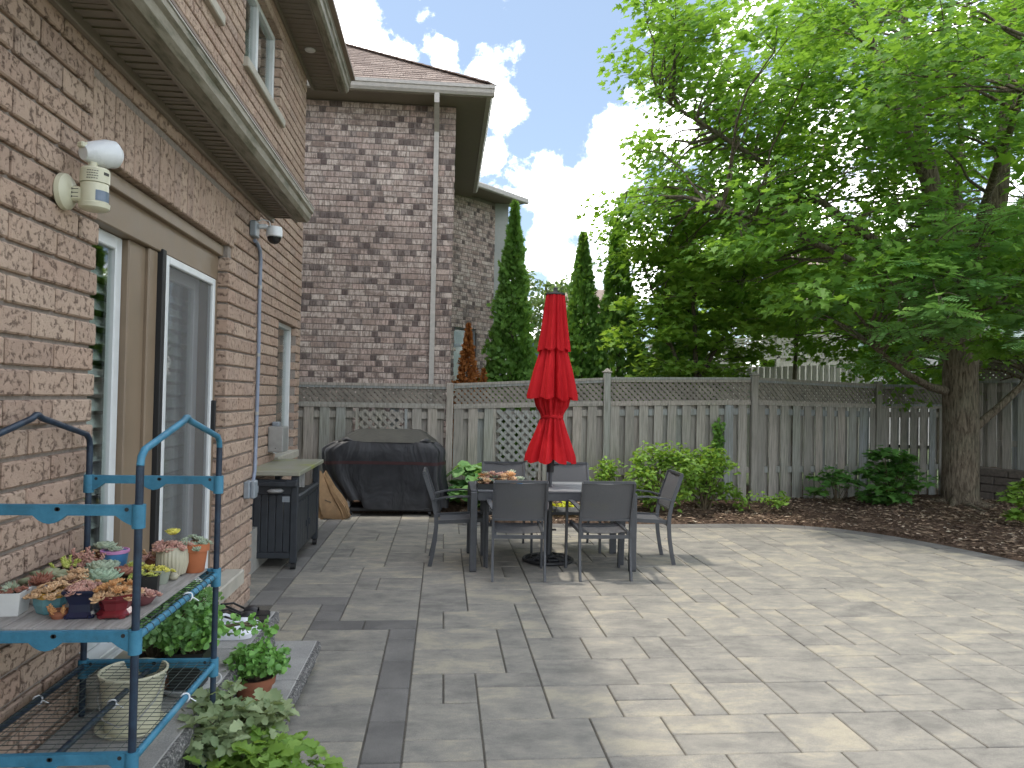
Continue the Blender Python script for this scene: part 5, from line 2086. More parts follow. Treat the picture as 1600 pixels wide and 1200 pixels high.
# ------------------------------------------------------------------ potted succulents
def rosette(cx, cy, cz, r, n=26, tilt=(0, 0), open_=1.0):
    """echeveria head -> P, N, D, S for scatter"""
    i = np.arange(n)
    a = i * 2.39996 + RNG.random() * 6.28
    t = i / max(1, n - 1)
    el = np.radians(80 - 68 * t ** .8 * open_)
    D = np.stack([np.cos(a) * np.cos(el), np.sin(a) * np.cos(el), np.sin(el)], 1)
    N = np.stack([-np.cos(a) * np.sin(el), -np.sin(a) * np.sin(el), np.cos(el)], 1)
    tl = Vector((0, 0, 1)).rotation_difference(Vector((tilt[0], tilt[1], 1)).normalized()).to_matrix()
    M = np.array(tl)
    D, N = D @ M.T, N @ M.T
    P = np.tile((cx, cy, cz), (n, 1)) + D * r * .10
    return P, N, D, r * (.45 + .55 * t)


def sedum(cx, cy, cz, tip, n, size):
    """stem packed with fat leaves"""
    t = np.linspace(.25, 1, n)
    a = np.arange(n) * 2.39996
    ax = np.array(tip, float)
    P = np.array((cx, cy, cz)) + ax[None] * t[:, None]
    D = np.stack([np.cos(a), np.sin(a), .45 + .8 * t], 1)
    N = np.cross(D, np.stack([-np.sin(a), np.cos(a), 0 * a], 1))
    return P, N, D, size * (.8 + .4 * RNG.random(n)) * (1.1 - .35 * t)


def cat(parts):
    return [np.concatenate([p[i] for p in parts]) for i in range(4)]


def succulent(par, z, r, kind, col, name='succulent'):
    """plant growing from a pot whose soil is at height z and radius r (coordinates of the pot)"""
    parts = []
    T = T_PETAL
    if kind == 'rosettes':
        k_ = 10
        parts.append(rosette(0, 0, z + .008, r * .46, 20))
        for q in range(k_):
            a, d = q * 2.4, r * (.42 + .5 * (q / k_))
            parts.append(rosette(d * math.cos(a), d * math.sin(a), z + random.uniform(-.002, .012) - d * .1, r * random.uniform(.30, .44), 17, (math.cos(a) * .5, math.sin(a) * .5)))
    elif kind == 'one':
        parts.append(rosette(0, 0, z + .008, r * 1.15, 38))
    elif kind == 'beads':
        T = T_FAT
        for q in range(11):
            a, d = random.random() * 6.28, r * random.uniform(.0, 1.0)
            parts.append(sedum(d * math.cos(a), d * math.sin(a), z - .004, (math.cos(a) * r * .35, math.sin(a) * r * .35, random.uniform(.5, .95) * r), 14, r * .24))
    elif kind == 'stems':
        for q in range(13):
            a, d = q * 2.4, r * math.sqrt((q + .5) / 13)
            parts.append(rosette(d * math.cos(a), d * math.sin(a), z + r * random.uniform(.10, .75) * (1.15 - d / r * .6), r * random.uniform(.30, .44), 17, (math.cos(a) * .6 * d / r, math.sin(a) * .6 * d / r), .9))
    elif kind == 'pebbles':
        T = T_FAT
        n = 16
        a = np.arange(n) * 2.39996
        rr = r * np.sqrt(np.arange(n) / n) * 1.0
        P = np.stack([rr * np.cos(a), rr * np.sin(a), z + .016 - .020 * (rr / r) ** 2 + 0 * a], 1)
        D = np.stack([np.cos(a), np.sin(a), .25 + 0 * a], 1)
        N = np.tile((0, 0, 1.0), (n, 1)) + rdir(n) * .3
        parts.append((P - D * r * .25, N, D, np.full(n, r * .62)))
    elif kind == 'spiky':
        T = T_STRAP
        n = 60
        D = rdir(n)
        D[:, 2] = np.abs(D[:, 2]) + .1
        parts.append((np.tile((0, 0, z), (n, 1)) + RNG.normal(size=(n, 3)) * r * .15, rdir(n), D, np.full(n, r * 1.25)))
    P, N, D, S = cat(parts)
    return leaves(name, P, N, D, S, T, 'succulent_' + col, par, smooth=T is not T_STRAP)


def pot(name, label, x, y, z, prof, mat, plant, n=24, sq=0, rz=0.0, rim=None, group=None, category='potted plant', feet=False, flute=None):
    """pot with soil and a plant (list of (kind, colour, radius scale, z offset))"""
    t = thing(name, label, category, (x, y, z), rz, group)
    fn = (lambda a, i: 1 + (.025 * math.cos(26 * a) if 0 < i < len(prof) - 2 else 0)) if flute else None
    body = MB().lathe(prof + [(prof[-1][0] * .90, prof[-1][1]), (prof[-1][0] * .88, prof[-1][1] - .014)], n=104 if flute else n, fn=fn, sq=sq).build('pot', mat, t, None if sq else 40)
    if rim:
        r_, z0, z1 = rim[1:]
        MB().lathe([(r_, z0), (r_ * 1.01, z1), (r_ * .9, z1 + .001), (r_ * .88, z0 + .001)], n=n, sq=sq).build('rim', rim[0], body, None if sq else 40)
    rt, zt = prof[-1][0] * .87, prof[-1][1] - .010
    if sq:
        rt *= math.cos(math.pi / sq)
    MB().lathe([(rt * .95, zt - .004), (rt * .9, zt), (.004, zt + .003)], n=16).build('soil', 'pot_soil', t)
    if feet:
        for q in range(4):
            a = math.pi / 4 + q * math.pi / 2
            MB().box((prof[0][0] * .8 * math.cos(a), prof[0][0] * .8 * math.sin(a), .005), (.02, .02, .012), a, .003).build('foot', mat, t)
    for kd, col, sc, dz in plant:
        succulent(t, zt + dz, rt * sc * 1.22, kd, col)
    return t


SZ = .8947
GRP = 'succulent pots on the rack shelf'
pot('square_pot', 'white square pot with a dark pink succulent, leftmost on the rack shelf', -1.285, 2.36, SZ, [(.045, 0), (.048, .004), (.056, .066), (.056, .070)], 'white_ceramic', [('rosettes', 'russet', .9, 0), ('spiky', 'greygreen', .55, .01)], sq=4, rz=.1, group=GRP)
pot('round_pot', 'white round pot holding a russet spiky succulent, behind the white square pot', -1.262, 2.485, SZ, [(.030, 0), (.032, .004), (.036, .055), (.038, .06)], 'white_ceramic', [('spiky', 'russet', 1.0, 0), ('one', 'russet', .8, 0)], group=GRP)
pot('glazed_pot', 'blue pot with yellow rim overflowing with peach succulents', -1.178, 2.372, SZ, [(.030, 0), (.036, .004), (.045, .03), (.046, .052)], 'teal_glaze', [('stems', 'peach', 1.35, 0), ('stems', 'peach', 1.0, .02)], sq=6, rim=('yellow_glaze', .0475, .050, .066), group=GRP)
pot('pedestal_pot', 'glossy navy square pot on a flared foot with pink succulents', -1.068, 2.338, SZ, [(.052, 0), (.056, .006), (.043, .018), (.040, .04), (.052, .066), (.064, .078), (.064, .084)], 'navy_glaze', [('rosettes', 'pink', 1.1, 0), ('stems', 'pink', .7, .0)], sq=4, rz=.12, feet=True, group=GRP)
pot('footed_pot', 'glossy dark red patterned pot on feet with orange succulents', -.972, 2.335, SZ, [(.050, .006), (.052, .012), (.040, .024), (.046, .046), (.060, .064), (.066, .072)], 'maroon_glaze', [('rosettes', 'peach', 1.1, 0), ('stems', 'orange', .75, .004)], sq=8, feet=True, group=GRP)
pot('bowl_pot', 'shallow plum-coloured bowl of pink rosettes beside the front post', -.945, 2.455, SZ, [(.024, 0), (.030, .004), (.044, .022), (.047, .036)], 'plum_clay', [('rosettes', 'pink', 1.1, 0)], group=GRP)
pot('nursery_pot', 'small black square nursery pot with a green and red succulent', -.965, 2.585, SZ, [(.030, 0), (.034, .06), (.036, .062)], 'black_pot', [('rosettes', 'lime', .9, 0)], sq=4, rz=.2, group=GRP)
pot('small_pot', 'small grey-green pot with yellow-green rosettes in front of the ribbed pot', -.985, 2.72, SZ, [(.024, 0), (.026, .004), (.034, .045), (.036, .05)], 'greygreen_pot', [('rosettes', 'yellow', 1.2, 0)], group=GRP)
pot('trough_pot', 'low pot of bright yellow succulents behind the front post', -1.07, 2.72, SZ, [(.034, 0), (.040, .045), (.042, .048)], 'greygreen_pot', [('rosettes', 'yellow', 1.35, .005), ('one', 'lime', .8, .01)], sq=4, group=GRP)
pot('ribbed_pot', 'beige ribbed ceramic pot with pink rosettes', -.985, 2.835, SZ, [(.042, .006), (.046, .008), (.055, .045), (.054, .09), (.049, .10), (.050, .108)], 'beige_ceramic', [('rosettes', 'pink', 1.3, .0), ('one', 'yellow', .5, .045)], flute=True, feet=True, group=GRP)
pot('terracotta_pot', 'plain orange terracotta pot at the far end of the rack shelf', -.925, 2.895, SZ, [(.033, 0), (.036, .004), (.046, .082)], 'terracotta', [('stems', 'greygreen', 1.2, .012), ('rosettes', 'pink', .9, .012)], rim=('terracotta', .052, .080, .108), group=GRP)
pot('plastic_cup', 'light blue plastic cup with a pink rim on the rack shelf', -1.205, 2.875, SZ, [(.034, 0), (.037, .004), (.046, .078), (.047, .08)], 'blue_plastic', [('one', 'greygreen', .5, 0)], rim=('pink_plastic', .0495, .076, .086), group=GRP)
pot('pebble_plant_pot', 'pot of grey-green pebble-shaped succulents by the wall', -1.305, 2.62, SZ, [(.04, 0), (.044, .04), (.046, .046)], 'black_pot', [('pebbles', 'pebble', 1.5, .006)], group=GRP)
pot('bead_plant_pot', 'pot of lime-green bead succulents by the wall', -1.300, 2.72, SZ, [(.03, 0), (.036, .05), (.038, .055)], 'black_pot', [('beads', 'lime', 1.15, .004)], group=GRP)
pot('cluster_pot', 'dark pot crowded with dusty pink rosettes by the wall', -1.275, 2.795, SZ, [(.044, 0), (.052, .045), (.054, .05)], 'black_pot', [('rosettes', 'pink', 1.25, .004), ('beads', 'pink', 1.1, .004)], group=GRP)
pot('tray_pot', 'low pot of pale grey-green echeveria in the middle of the shelf', -1.175, 2.70, SZ, [(.036, 0), (.042, .034), (.044, .038)], 'greygreen_pot', [('one', 'greygreen', 1.15, .004), ('rosettes', 'russet', .75, .0)], group=GRP)
pot('olive_pot', 'low olive pot of pink and green rosettes beside the blue cup', -1.115, 2.815, SZ, [(.040, 0), (.046, .036), (.047, .04)], 'olive_pot', [('rosettes', 'pink', 1.0, 0), ('rosettes', 'mint', .7, .01)], sq=4, group=GRP)
pot('mint_pot', 'low dark pot with a large mint-green rosette in the middle of the shelf', -1.115, 2.565, SZ, [(.034, 0), (.040, .034), (.042, .038)], 'black_pot', [('one', 'mint', 1.3, .004)], group=GRP)
pot('white_tray_pot', 'low white pot of whitish rosettes behind the red pot', -1.035, 2.535, SZ, [(.040, 0), (.046, .032), (.047, .036)], 'white_ceramic', [('rosettes', 'greygreen', 1.15, .0)], sq=4, group=GRP)
pot('sedum_pot', 'dark pot of peach trailing sedum behind the blue pot', -1.19, 2.545, SZ, [(.034, 0), (.040, .034), (.042, .038)], 'black_pot', [('stems', 'peach', 1.5, 0)], group=GRP)
pot('teal_pot', 'small teal pot with pale sedum behind the navy pot', -1.105, 2.445, SZ, [(.028, 0), (.033, .05), (.034, .054)], 'blue_plastic', [('stems', 'peach', 1.2, 0)], group=GRP)
pot('back_pot', 'small pot with a green rosette edged red behind the blue cup', -1.255, 2.905, SZ, [(.026, 0), (.030, .072), (.031, .076)], 'terracotta_dark', [('one', 'greygreen', 1.2, .004), ('rosettes', 'russet', .7, -.004)], group=GRP)
pot('far_cluster_pot', 'pot of peach rosettes at the back of the shelf beside the ribbed pot', -1.065, 2.90, SZ, [(.036, 0), (.042, .06), (.044, .064)], 'terracotta_dark', [('rosettes', 'pink', 1.25, .0), ('beads', 'peach', .8, .01)], group=GRP)
pot('clay_bowl', 'small clay bowl of orange sedum between the yellow-rimmed and navy pots', -1.125, 2.315, SZ, [(.018, 0), (.026, .02), (.028, .024)], 'terracotta_dark', [('beads', 'orange', 1.0, 0)], group=GRP)
pot('grey_bowl', 'grey bowl of pale pink rosettes just behind the white round pot', -1.235, 2.57, SZ, [(.032, 0), (.040, .04), (.042, .044)], 'greygreen_pot', [('rosettes', 'pink', 1.15, 0)], group=GRP)
pot('lime_pot', 'small dark pot of lime rosettes between the red and yellow-green pots', -1.02, 2.625, SZ, [(.026, 0), (.031, .05), (.033, .053)], 'black_pot', [('rosettes', 'lime', 1.1, 0)], group=GRP)
pot('rust_pot', 'small pot with a rust-red rosette in the middle of the shelf', -1.075, 2.625, SZ, [(.024, 0), (.030, .046), (.031, .05)], 'black_pot', [('one', 'russet', 1.2, 0)], group=GRP)
pot('cream_pot', 'cream pot of minty rosettes in front of the blue cup', -1.205, 2.785, SZ, [(.030, 0), (.036, .05), (.038, .054)], 'beige_ceramic', [('rosettes', 'mint', 1.15, 0)], group=GRP)
pot('brown_pot', 'brown pot of peach sedum left of the blue cup', -1.29, 2.865, SZ, [(.028, 0), (.034, .06), (.036, .064)], 'terracotta_dark', [('stems', 'peach', 1.0, 0)], group=GRP)
pot('low_dish', 'low white dish of grey-green rosettes behind the navy pot', -1.045, 2.43, SZ, [(.026, 0), (.032, .03), (.034, .034)], 'white_ceramic', [('rosettes', 'greygreen', 1.1, 0)], group=GRP)
peb = thing('pebble', 'round beige pebble lying beside the ribbed pot', 'stone', (-.955, 2.765, SZ))
MB().lathe([(.006, .0), (.014, .005), (.017, .013), (.013, .021), (.005, .026)], n=14, fn=lambda a, i: 1 + .1 * math.cos(2 * a)).build('stone', 'beige_ceramic', peb, 60)

# succulent tray on the table
tr_ = thing('succulent_tray', 'black tray of peach and pink succulents on the patio table', 'plant tray', (.50, 6.90, TZ + .0105))
MB().span((-.17, -.15, 0), (.20, .17, .008)).span((-.17, -.15, .008), (-.162, .17, .05)).span((.192, -.15, .008), (.20, .17, .05)).span((-.161, -.15, .008), (.191, -.142, .05)).span((-.161, .162, .008), (.191, .17, .05)).build('tray', 'black_pot', tr_)
MB().span((-.160, -.141, .0085), (.190, .161, .03)).build('soil', 'pot_soil', tr_)
pp = {'peach': [], 'pink': [], 'orange': [], 'greygreen': []}
for q in range(64):
    c_ = random.choice(['peach', 'peach', 'peach', 'pink', 'orange', 'greygreen'])
    pp[c_].append(rosette(random.uniform(-.15, .19), random.uniform(-.12, .15), .035 + random.uniform(0, .085), random.uniform(.028, .052), 16, (random.uniform(-.4, .4), random.uniform(-.4, .4))))
for c_, pl in pp.items():
    P, N, D, S = cat(pl)
    leaves('succulents', P, N, D, S, T_PETAL, 'succulent_' + c_, tr_, True)['kind'] = 'stuff'
tpot = thing('small_terracotta_pot', 'small terracotta pot standing at the left of the table tray', 'pot', (.395, 7.09, TZ + .0105))
MB().lathe([(.03, 0), (.04, .055), (.046, .056), (.047, .075), (.04, .075), (.038, .06)], n=20).build('pot', 'terracotta', tpot, 40)
succulent(tpot, .062, .04, 'rosettes', 'peach')
bpot = thing('small_blue_pot', 'small blue pot with grey succulents at the right of the table tray', 'pot', (.735, 7.0, TZ + .0105))
MB().lathe([(.03, 0), (.036, .05), (.038, .055), (.033, .055), (.03, .04)], n=20).build('pot', 'blue_plastic', bpot, 40)
succulent(bpot, .045, .055, 'one', 'greygreen')


# ------------------------------------------------------------------ plants by the steps
def bushy(par, n_stems, h, spread, per, size, T, mat, z0=0.0, stem_r=.006, up=.8, jit=.7, name='foliage', cl_r=.06):
    st = MB()
    P_ = []
    for q in range(n_stems):
        a = random.random() * 6.283
        r = spread * math.sqrt(random.random())
        tip = Vector((r * math.cos(a), r * math.sin(a), z0 + h * (1 - .45 * (r / spread) ** 2) * random.uniform(.7, 1.05)))
        b = Vector((random.uniform(-.15, .15) * spread, random.uniform(-.15, .15) * spread, z0))
        st.tube(curve_pts(b, tip, .08, 5), [stem_r, stem_r * .9, stem_r * .8, stem_r * .6, stem_r * .4], 5)
        P_.append(tip)
        P_.append(b.lerp(tip, .7) + Vector((random.uniform(-.03, .03), random.uniform(-.03, .03), 0)))
    st.build('stem', 'stem_brown', par)
    P, N, D, S = clumps([tuple(p) for p in P_], per, cl_r, cl_r * .7, size, up, jit)
    return leaves(name, P, N, D, S, T, mat, par)


jd = thing('jade_plant', 'jade plant in a terracotta pot on the lower step', 'potted plant', (-.845, 3.53, .138))
MB().lathe([(.062, 0), (.066, .004), (.086, .10), (.086, .102)], n=28).build('pot', 'terracotta_dark', jd, 40)
MB().lathe([(.094, .092), (.097, .125), (.088, .125), (.086, .10), (.084, .095)], n=28).build('rim', 'terracotta_dark', jd, 40)
MB().lathe([(.082, .105), (.07, .11), (.004, .112)], n=16).build('soil', 'pot_soil', jd)
bushy(jd, 32, .17, .135, 16, .027, T_ROUND, 'jade_leaf', .10, .008, .5, 1.0, cl_r=.045)
pl_ = thing('pale_leaf_plant', 'sprawling pale-leaved plant on the paving below the rack', 'plant', (-.80, 3.02, .14))
bushy(pl_, 36, .24, .21, 13, .062, T_LOBED, 'pale_leaf', .0, .005, .9, .6, cl_r=.06)
br_ = thing('bright_leaf_plant', 'bright green lobed-leaf plant at the bottom edge beside the paving', 'plant', (-.60, 2.80, .0))
bushy(br_, 46, .27, .25, 13, .068, T_LOBED, 'bright_leaf', .0, .005, .9, .6, cl_r=.06)
gp = thing('geranium_plant', 'bushy green plant in a brown pot on the landing by the rack', 'potted plant', (-1.17, 3.25, .331))
MB().lathe([(.07, 0), (.075, .004), (.105, .14), (.108, .142), (.098, .142), (.096, .12)], n=28).build('pot', 'terracotta_dark', gp, 40)
MB().lathe([(.095, .122), (.004, .13)], n=16).build('soil', 'pot_soil', gp)
bushy(gp, 80, .34, .20, 22, .034, T_LOBED, 'geranium_leaf', .12, .006, .8, .8, cl_r=.06)
bp_ = thing('trailing_plant', 'green plant in a black square pot standing in a white saucer', 'potted plant', (-1.035, 3.22, .331))
MB().lathe([(.10, 0), (.115, .012), (.128, .03), (.122, .03), (.11, .014), (.09, .008)], n=32).build('saucer', 'white_ceramic', bp_, 40)
MB().lathe([(.082, .011), (.10, .155), (.105, .158), (.105, .165), (.095, .165), (.09, .14)], sq=4).build('pot', 'black_pot', bp_)
MB().lathe([(.06, .14), (.004, .145)], n=12).build('soil', 'pot_soil', bp_)
bushy(bp_, 26, .17, .12, 16, .028, T_ROUND, 'jade_leaf', .14, .006, .6, .9, cl_r=.05)
st = MB()
tips = []
for q in range(3):
    tip = Vector((.13 + .05 * q, .20 + .08 * q, .20 - .03 * q))
    st.tube(curve_pts((0.02, .02, .16), tip, .15, 5, .03), .006, 5)
    tips.append(tip)
st.build('trailing_stem', 'stem_brown', bp_)
P, N, D, S = clumps([tuple(p) for p in tips], 34, .045, .04, .028, .6, .9)
leaves('trailing_leaves', P, N, D, S, T_ROUND, 'jade_leaf', bp_)
bk = thing('white_bucket', 'pale plastic bucket with a wire handle on the landing under the rack', 'bucket', (-1.12, 2.86, .331))
MB().lathe([(.088, 0), (.090, .003), (.112, .20), (.118, .203), (.118, .212), (.111, .212), (.105, .19), (.088, .03), (.01, .025)], n=40).build('body', 'cream_plastic', bk, 40)
MB().lathe([(.112, 0), (.125, .012), (.122, .014), (.10, .004)], n=40).build('saucer', 'cream_plastic', bk, 40)
MB().tube([(.118, 0, .19), (.10, -.06, .12), (.06, -.105, .07), (0, -.118, .05), (-.06, -.105, .07), (-.10, -.06, .12), (-.118, 0, .19)], .003, 6).build('handle', 'grey_metal', bk, 50)


# shoes on the landing
def shoe(par, mat, x, y, rz, L=.27, strap=False):
    m = Matrix.Rotation(rz, 3, 'Z')
    prof = [(-.5, .030, .5), (-.47, .038, .75), (-.3, .036, .9), (-.05, .034, .80), (.2, .044, 1.0), (.38, .040, .85), (.47, .028, .5), (.5, .015, .2)]

    def ring(yf, w, zs):
        return [(s * w, yf * L, z) for s, z in zs]
    vs, fs = [], []
    for yf, w, hh in prof:
        w *= 1.05
        vs += [(-w, yf * L, .0), (w, yf * L, .0), (w * 1.04, yf * L, .022), (-w * 1.04, yf * L, .022)]
    nn = len(prof)
    for i in range(nn - 1):
        for j in range(4):
            k2 = (j + 1) % 4
            fs.append((i * 4 + j, i * 4 + k2, i * 4 + 4 + k2, i * 4 + 4 + j))
    fs += [(3, 2, 1, 0), ((nn - 1) * 4, (nn - 1) * 4 + 1, (nn - 1) * 4 + 2, (nn - 1) * 4 + 3)]
    sole = MB().add([tuple(m @ Vector(v) + Vector((x, y, 0))) for v in vs], fs).build('sole', mat, par, 40)
    up = MB()
    rows_ = [(.02, .040, .062 if not strap else .05), (.12, .045, .066), (.25, .047, .062), (.36, .043, .050), (.44, .034, .038), (.49, .020, .026)]
    if strap:
        rows_ = [(.0, .043, .052), (.08, .047, .062), (.18, .049, .062), (.26, .047, .052)]
    vs, fs = [], []
    for yf, w, hh in rows_:
        for q in range(7):
            a = math.pi * q / 6
            vs.append((w * math.cos(a), yf * L, .018 + (hh - .018) * math.sin(a) ** .8))
    for i in range(len(rows_) - 1):
        for q in range(6):
            fs.append((i * 7 + q, i * 7 + q + 1, i * 7 + q + 8, i * 7 + q + 7))
    n0 = len(vs)
    vs += [(a * .9, b, c - .004) for a, b, c in vs]
    fs += [tuple(n0 + q for q in f)[::-1] for f in fs]
    up.add([tuple(m @ Vector(v) + Vector((x, y, 0))) for v in vs], fs).build('upper', mat, sole, 60)
    if not strap:
        vs, fs = [], []
        for i, (yf, w) in enumerate(((-.50, .02), (-.46, .034), (-.3, .040), (-.1, .039), (.03, .041))):
            for s in (-1, 1):
                h_ = .058 if i < 3 else .045
                vs += [(s * w, yf * L, .02), (s * w * 1.0, yf * L, h_)]
        for i in range(4):
            for s in (0, 2):
                fs.append((i * 4 + s, i * 4 + s + 1, i * 4 + s + 5, i * 4 + s + 4))
        fs.append((0, 1, 3, 2))
        MB().add([tuple(m @ Vector(v) + Vector((x, y, 0))) for v in vs], fs).build('heel_wall', mat, sole, 60)
        MB().tube([tuple(m @ Vector(v) + Vector((x, y, 0))) for v in ((-.044, .02, .045), (-.045, -.05, .075), (0, -.10, .085), (.045, -.05, .075), (.044, .02, .045))], .007, 6).build('heel_strap', mat, sole, 60)
    else:
        MB().tube([tuple(m @ Vector(v) + Vector((x, y, 0))) for v in ((-.044, .0, .03), (-.045, -.07, .065), (0, -.125, .072), (.045, -.07, .065), (.044, .0, .03))], .006, 6).build('heel_strap', mat, sole, 60)


wc = thing('white_clog', 'white foam clog nearest the plants on the landing', 'shoe', (-1.08, 3.86, .331), group='pair of white clogs')
shoe(wc, 'eva_white', 0, 0, rad(-82))
wc2 = thing('white_clog', 'white foam clog beside the black sandals on the landing', 'shoe', (-1.055, 3.975, .331), group='pair of white clogs')
shoe(wc2, 'eva_white', 0, 0, rad(-76))
bs = thing('black_sandal', 'black strap sandal on the landing behind the white clogs', 'shoe', (-1.06, 4.10, .331), group='pair of black sandals')
shoe(bs, 'black_leather', 0, 0, rad(-80), strap=True)
bs2 = thing('black_sandal', 'black strap sandal at the far corner of the landing', 'shoe', (-1.07, 4.215, .331), group='pair of black sandals')
shoe(bs2, 'black_leather', 0, 0, rad(-86), strap=True)


# ------------------------------------------------------------------ shrubs along the fence
def shrub(name, label, x, y, cl, per, rx, rz, size, T, mat, up=.9, jit=.7, cat_='shrub', stem=.012):
    z = bed_z(x, y)
    t = thing(name, label, cat_, (x, y, z))
    st = MB()
    for c in cl:
        st.tube(curve_pts((random.uniform(-.06, .06), random.uniform(-.06, .06), -.03), c, .05, 5), [stem, stem * .8, stem * .6, stem * .5, stem * .3], 5)
    st.build('stem', 'stem_brown', t)
    P, N, D, S = clumps(cl, per, rx, rz, size, up, jit)
    keep = (P[:, 2] > .0)
    leaves('foliage', P[keep], N[keep], D[keep], S[keep], T, mat, t)
    return t


def blob(n, rx, ry, z0, z1, pw=.5):
    out = []
    for q in range(n):
        a, r = random.random() * 6.283, random.random() ** pw
        t = random.random()
        k_ = math.sqrt(max(.15, 1 - (2 * t - .9) ** 2 * .8))
        out.append((rx * r * math.cos(a) * k_, ry * r * math.sin(a) * k_, z0 + (z1 - z0) * t))
    return out


shrub('light_shrub', 'broad light green shrub behind the right-hand chair, against the fence', 2.95, 9.78, blob(34, .54, .30, .12, .86), 46, .16, .12, .085, T_OVAL, 'shrub_leaf')
shrub('light_shrub', 'light green shrub leaning right along the fence, next to the broad one', 3.62, 9.95, blob(28, .42, .28, .14, .82), 46, .16, .12, .09, T_OVAL, 'shrub_leaf')
shrub('light_shrub', 'low light green shrub just behind the table, left of the broad one', 2.30, 9.95, blob(12, .28, .2, .12, .6), 36, .13, .1, .075, T_OVAL, 'shrub_leaf')
shrub('hosta', 'large-leaved hosta between the barbecue and the table', .40, 10.0, [(random.uniform(-.25, .25), random.uniform(-.25, .15), random.uniform(.12, .52)) for _ in range(20)], 8, .13, .06, .19, T_ROUND, 'hosta_leaf', 1.2, .6, 'plant', .006)
shrub('gold_groundcover', 'bright yellow-green groundcover seen under the table', 1.75, 9.62, [(random.uniform(-.75, .55), random.uniform(-.15, .22), random.uniform(.03, .12)) for _ in range(40)], 22, .09, .04, .06, T_ROUND, 'gold_leaf', 1.0, .6, 'plant', .003)
shrub('leafy_clump', 'small leafy clump in the mulch under the fence, right of the shrubs', 4.33, 9.75, [(random.uniform(-.38, .38), random.uniform(-.14, .14), random.uniform(.08, .26)) for _ in range(15)], 14, .10, .06, .075, T_OVAL, 'shrub_leaf', .9, .8, 'plant', .004)
shrub('maple_seedling', 'low maple seedling in front of the fence, left of the dark bush', 5.72, 10.25, [(random.uniform(-.38, .35), random.uniform(-.22, .12), random.uniform(.12, .50)) for _ in range(14)], 14, .14, .06, .12, T_MAPLE, 'dark_shrub_leaf', 1.2, .5, 'shrub', .006)
shrub('dark_bush', 'dark green maple-leaved bush left of the tree trunk', 6.42, 10.05, blob(30, .46, .28, .08, .80, .45), 28, .16, .08, .13, T_MAPLE, 'dark_shrub_leaf', 1.2, .5)
shrub('corner_plant', 'bright leafy plant cut by the right edge of the picture', 7.12, 8.42, blob(12, .22, .2, .1, .52), 16, .11, .06, .11, T_MAPLE, 'bright_leaf', 1.1, .5, 'plant', .006)
vn = thing('fence_vine', 'small dark cedar sprig poking through the fence boards', 'plant', (4.0, 10.42, .0))
P, N, D, S = clumps([(0, 0, .88 + .07 * q) for q in range(6)], 42, .065, .06, .07, .2, 1.0)
leaves('foliage', P, N, D, S, T_SPRAY, 'cedar_leaf', vn)
MB().tube([(0, .1, .02), (0, .1, .8), (0, .02, 1.2)], .008, 5).build('stem', 'stem_brown', vn)


# ------------------------------------------------------------------ conifers beyond the fence
def cedar(label, x, y, h, r, n, mat='cedar_leaf', name='cedar_tree', cat_='tree', base=.05, size=.145, seed=0, lean=0.0):
    t = thing(name, label, cat_, (x, y, -.1))
    MB().tube([(0, 0, 0), (lean * .5, 0, h * .5), (lean, 0, h * .95)], [.08, .05, .01], 8).build('trunk', 'bark', t, 50)
    rg = np.random.default_rng(seed + 40)
    z = rg.random(n) ** 1.35
    a = rg.random(n) * 2 * math.pi
    # columnar outline, wider below, broken into tufts
    tuft = 1 + .24 * np.sin(a * 4 + z * 19 + seed) * np.sin(z * 27 + a * 2) + .16 * np.sin(z * 47 + 3 * a) + .10 * rg.normal(size=n)
    R = r * (np.minimum(1, (1 - z) * 1.75) ** .95) * (1 - .18 * z) * tuft
    rr = R * np.sqrt(rg.uniform(.25, 1.0, n))
    P = np.stack([rr * np.cos(a) + lean * z, rr * np.sin(a), base + z * (h - base)], 1)
    out = np.stack([np.cos(a), np.sin(a), np.zeros(n)], 1)
    D = out * .75 + np.array((0, 0, 1.0)) * rg.uniform(.2, 1.0, (n, 1)) + rg.normal(size=(n, 3)) * .35
    N = np.cross(out, np.array((0, 0, 1.0))) * rg.choice((-1, 1), (n, 1)) + out * .5 + rg.normal(size=(n, 3)) * .5
    S = size * rg.uniform(.6, 1.25, n) * (1 - .35 * z)
    leaves('crown', P, N, D, S, T_SPRAY, mat, t)
    return t


cedar('slender tall cedar beside the neighbouring house', 1.19, 13.5, 5.25, .48, 11500, seed=1, lean=.05)
cedar('pointed cedar just right of the red umbrella', 2.55, 13.6, 4.75, .52, 11500, seed=2)
cedar('tall cedar half covered by maple leaves, second right of the umbrella', 3.32, 13.5, 5.0, .58, 11500, seed=3, lean=-.15)
cedar('broad dark cedar at the end of the cedar row', 4.35, 13.3, 4.25, .72, 11500, seed=4)
cedar('small dead orange-brown cedar against the neighbouring house', .42, 13.2, 2.95, .30, 3800, 'dead_cedar_leaf', 'dead_cedar', seed=5, size=.11)
cedar('low dead orange-brown cedar stub beside the taller dead one', .70, 13.1, 2.15, .20, 1500, 'dead_cedar_leaf', 'dead_cedar', seed=6, size=.10)


# ------------------------------------------------------------------ broadleaf trees
def in_view(p, m=0):
    return seen_size(p, 1) > 0


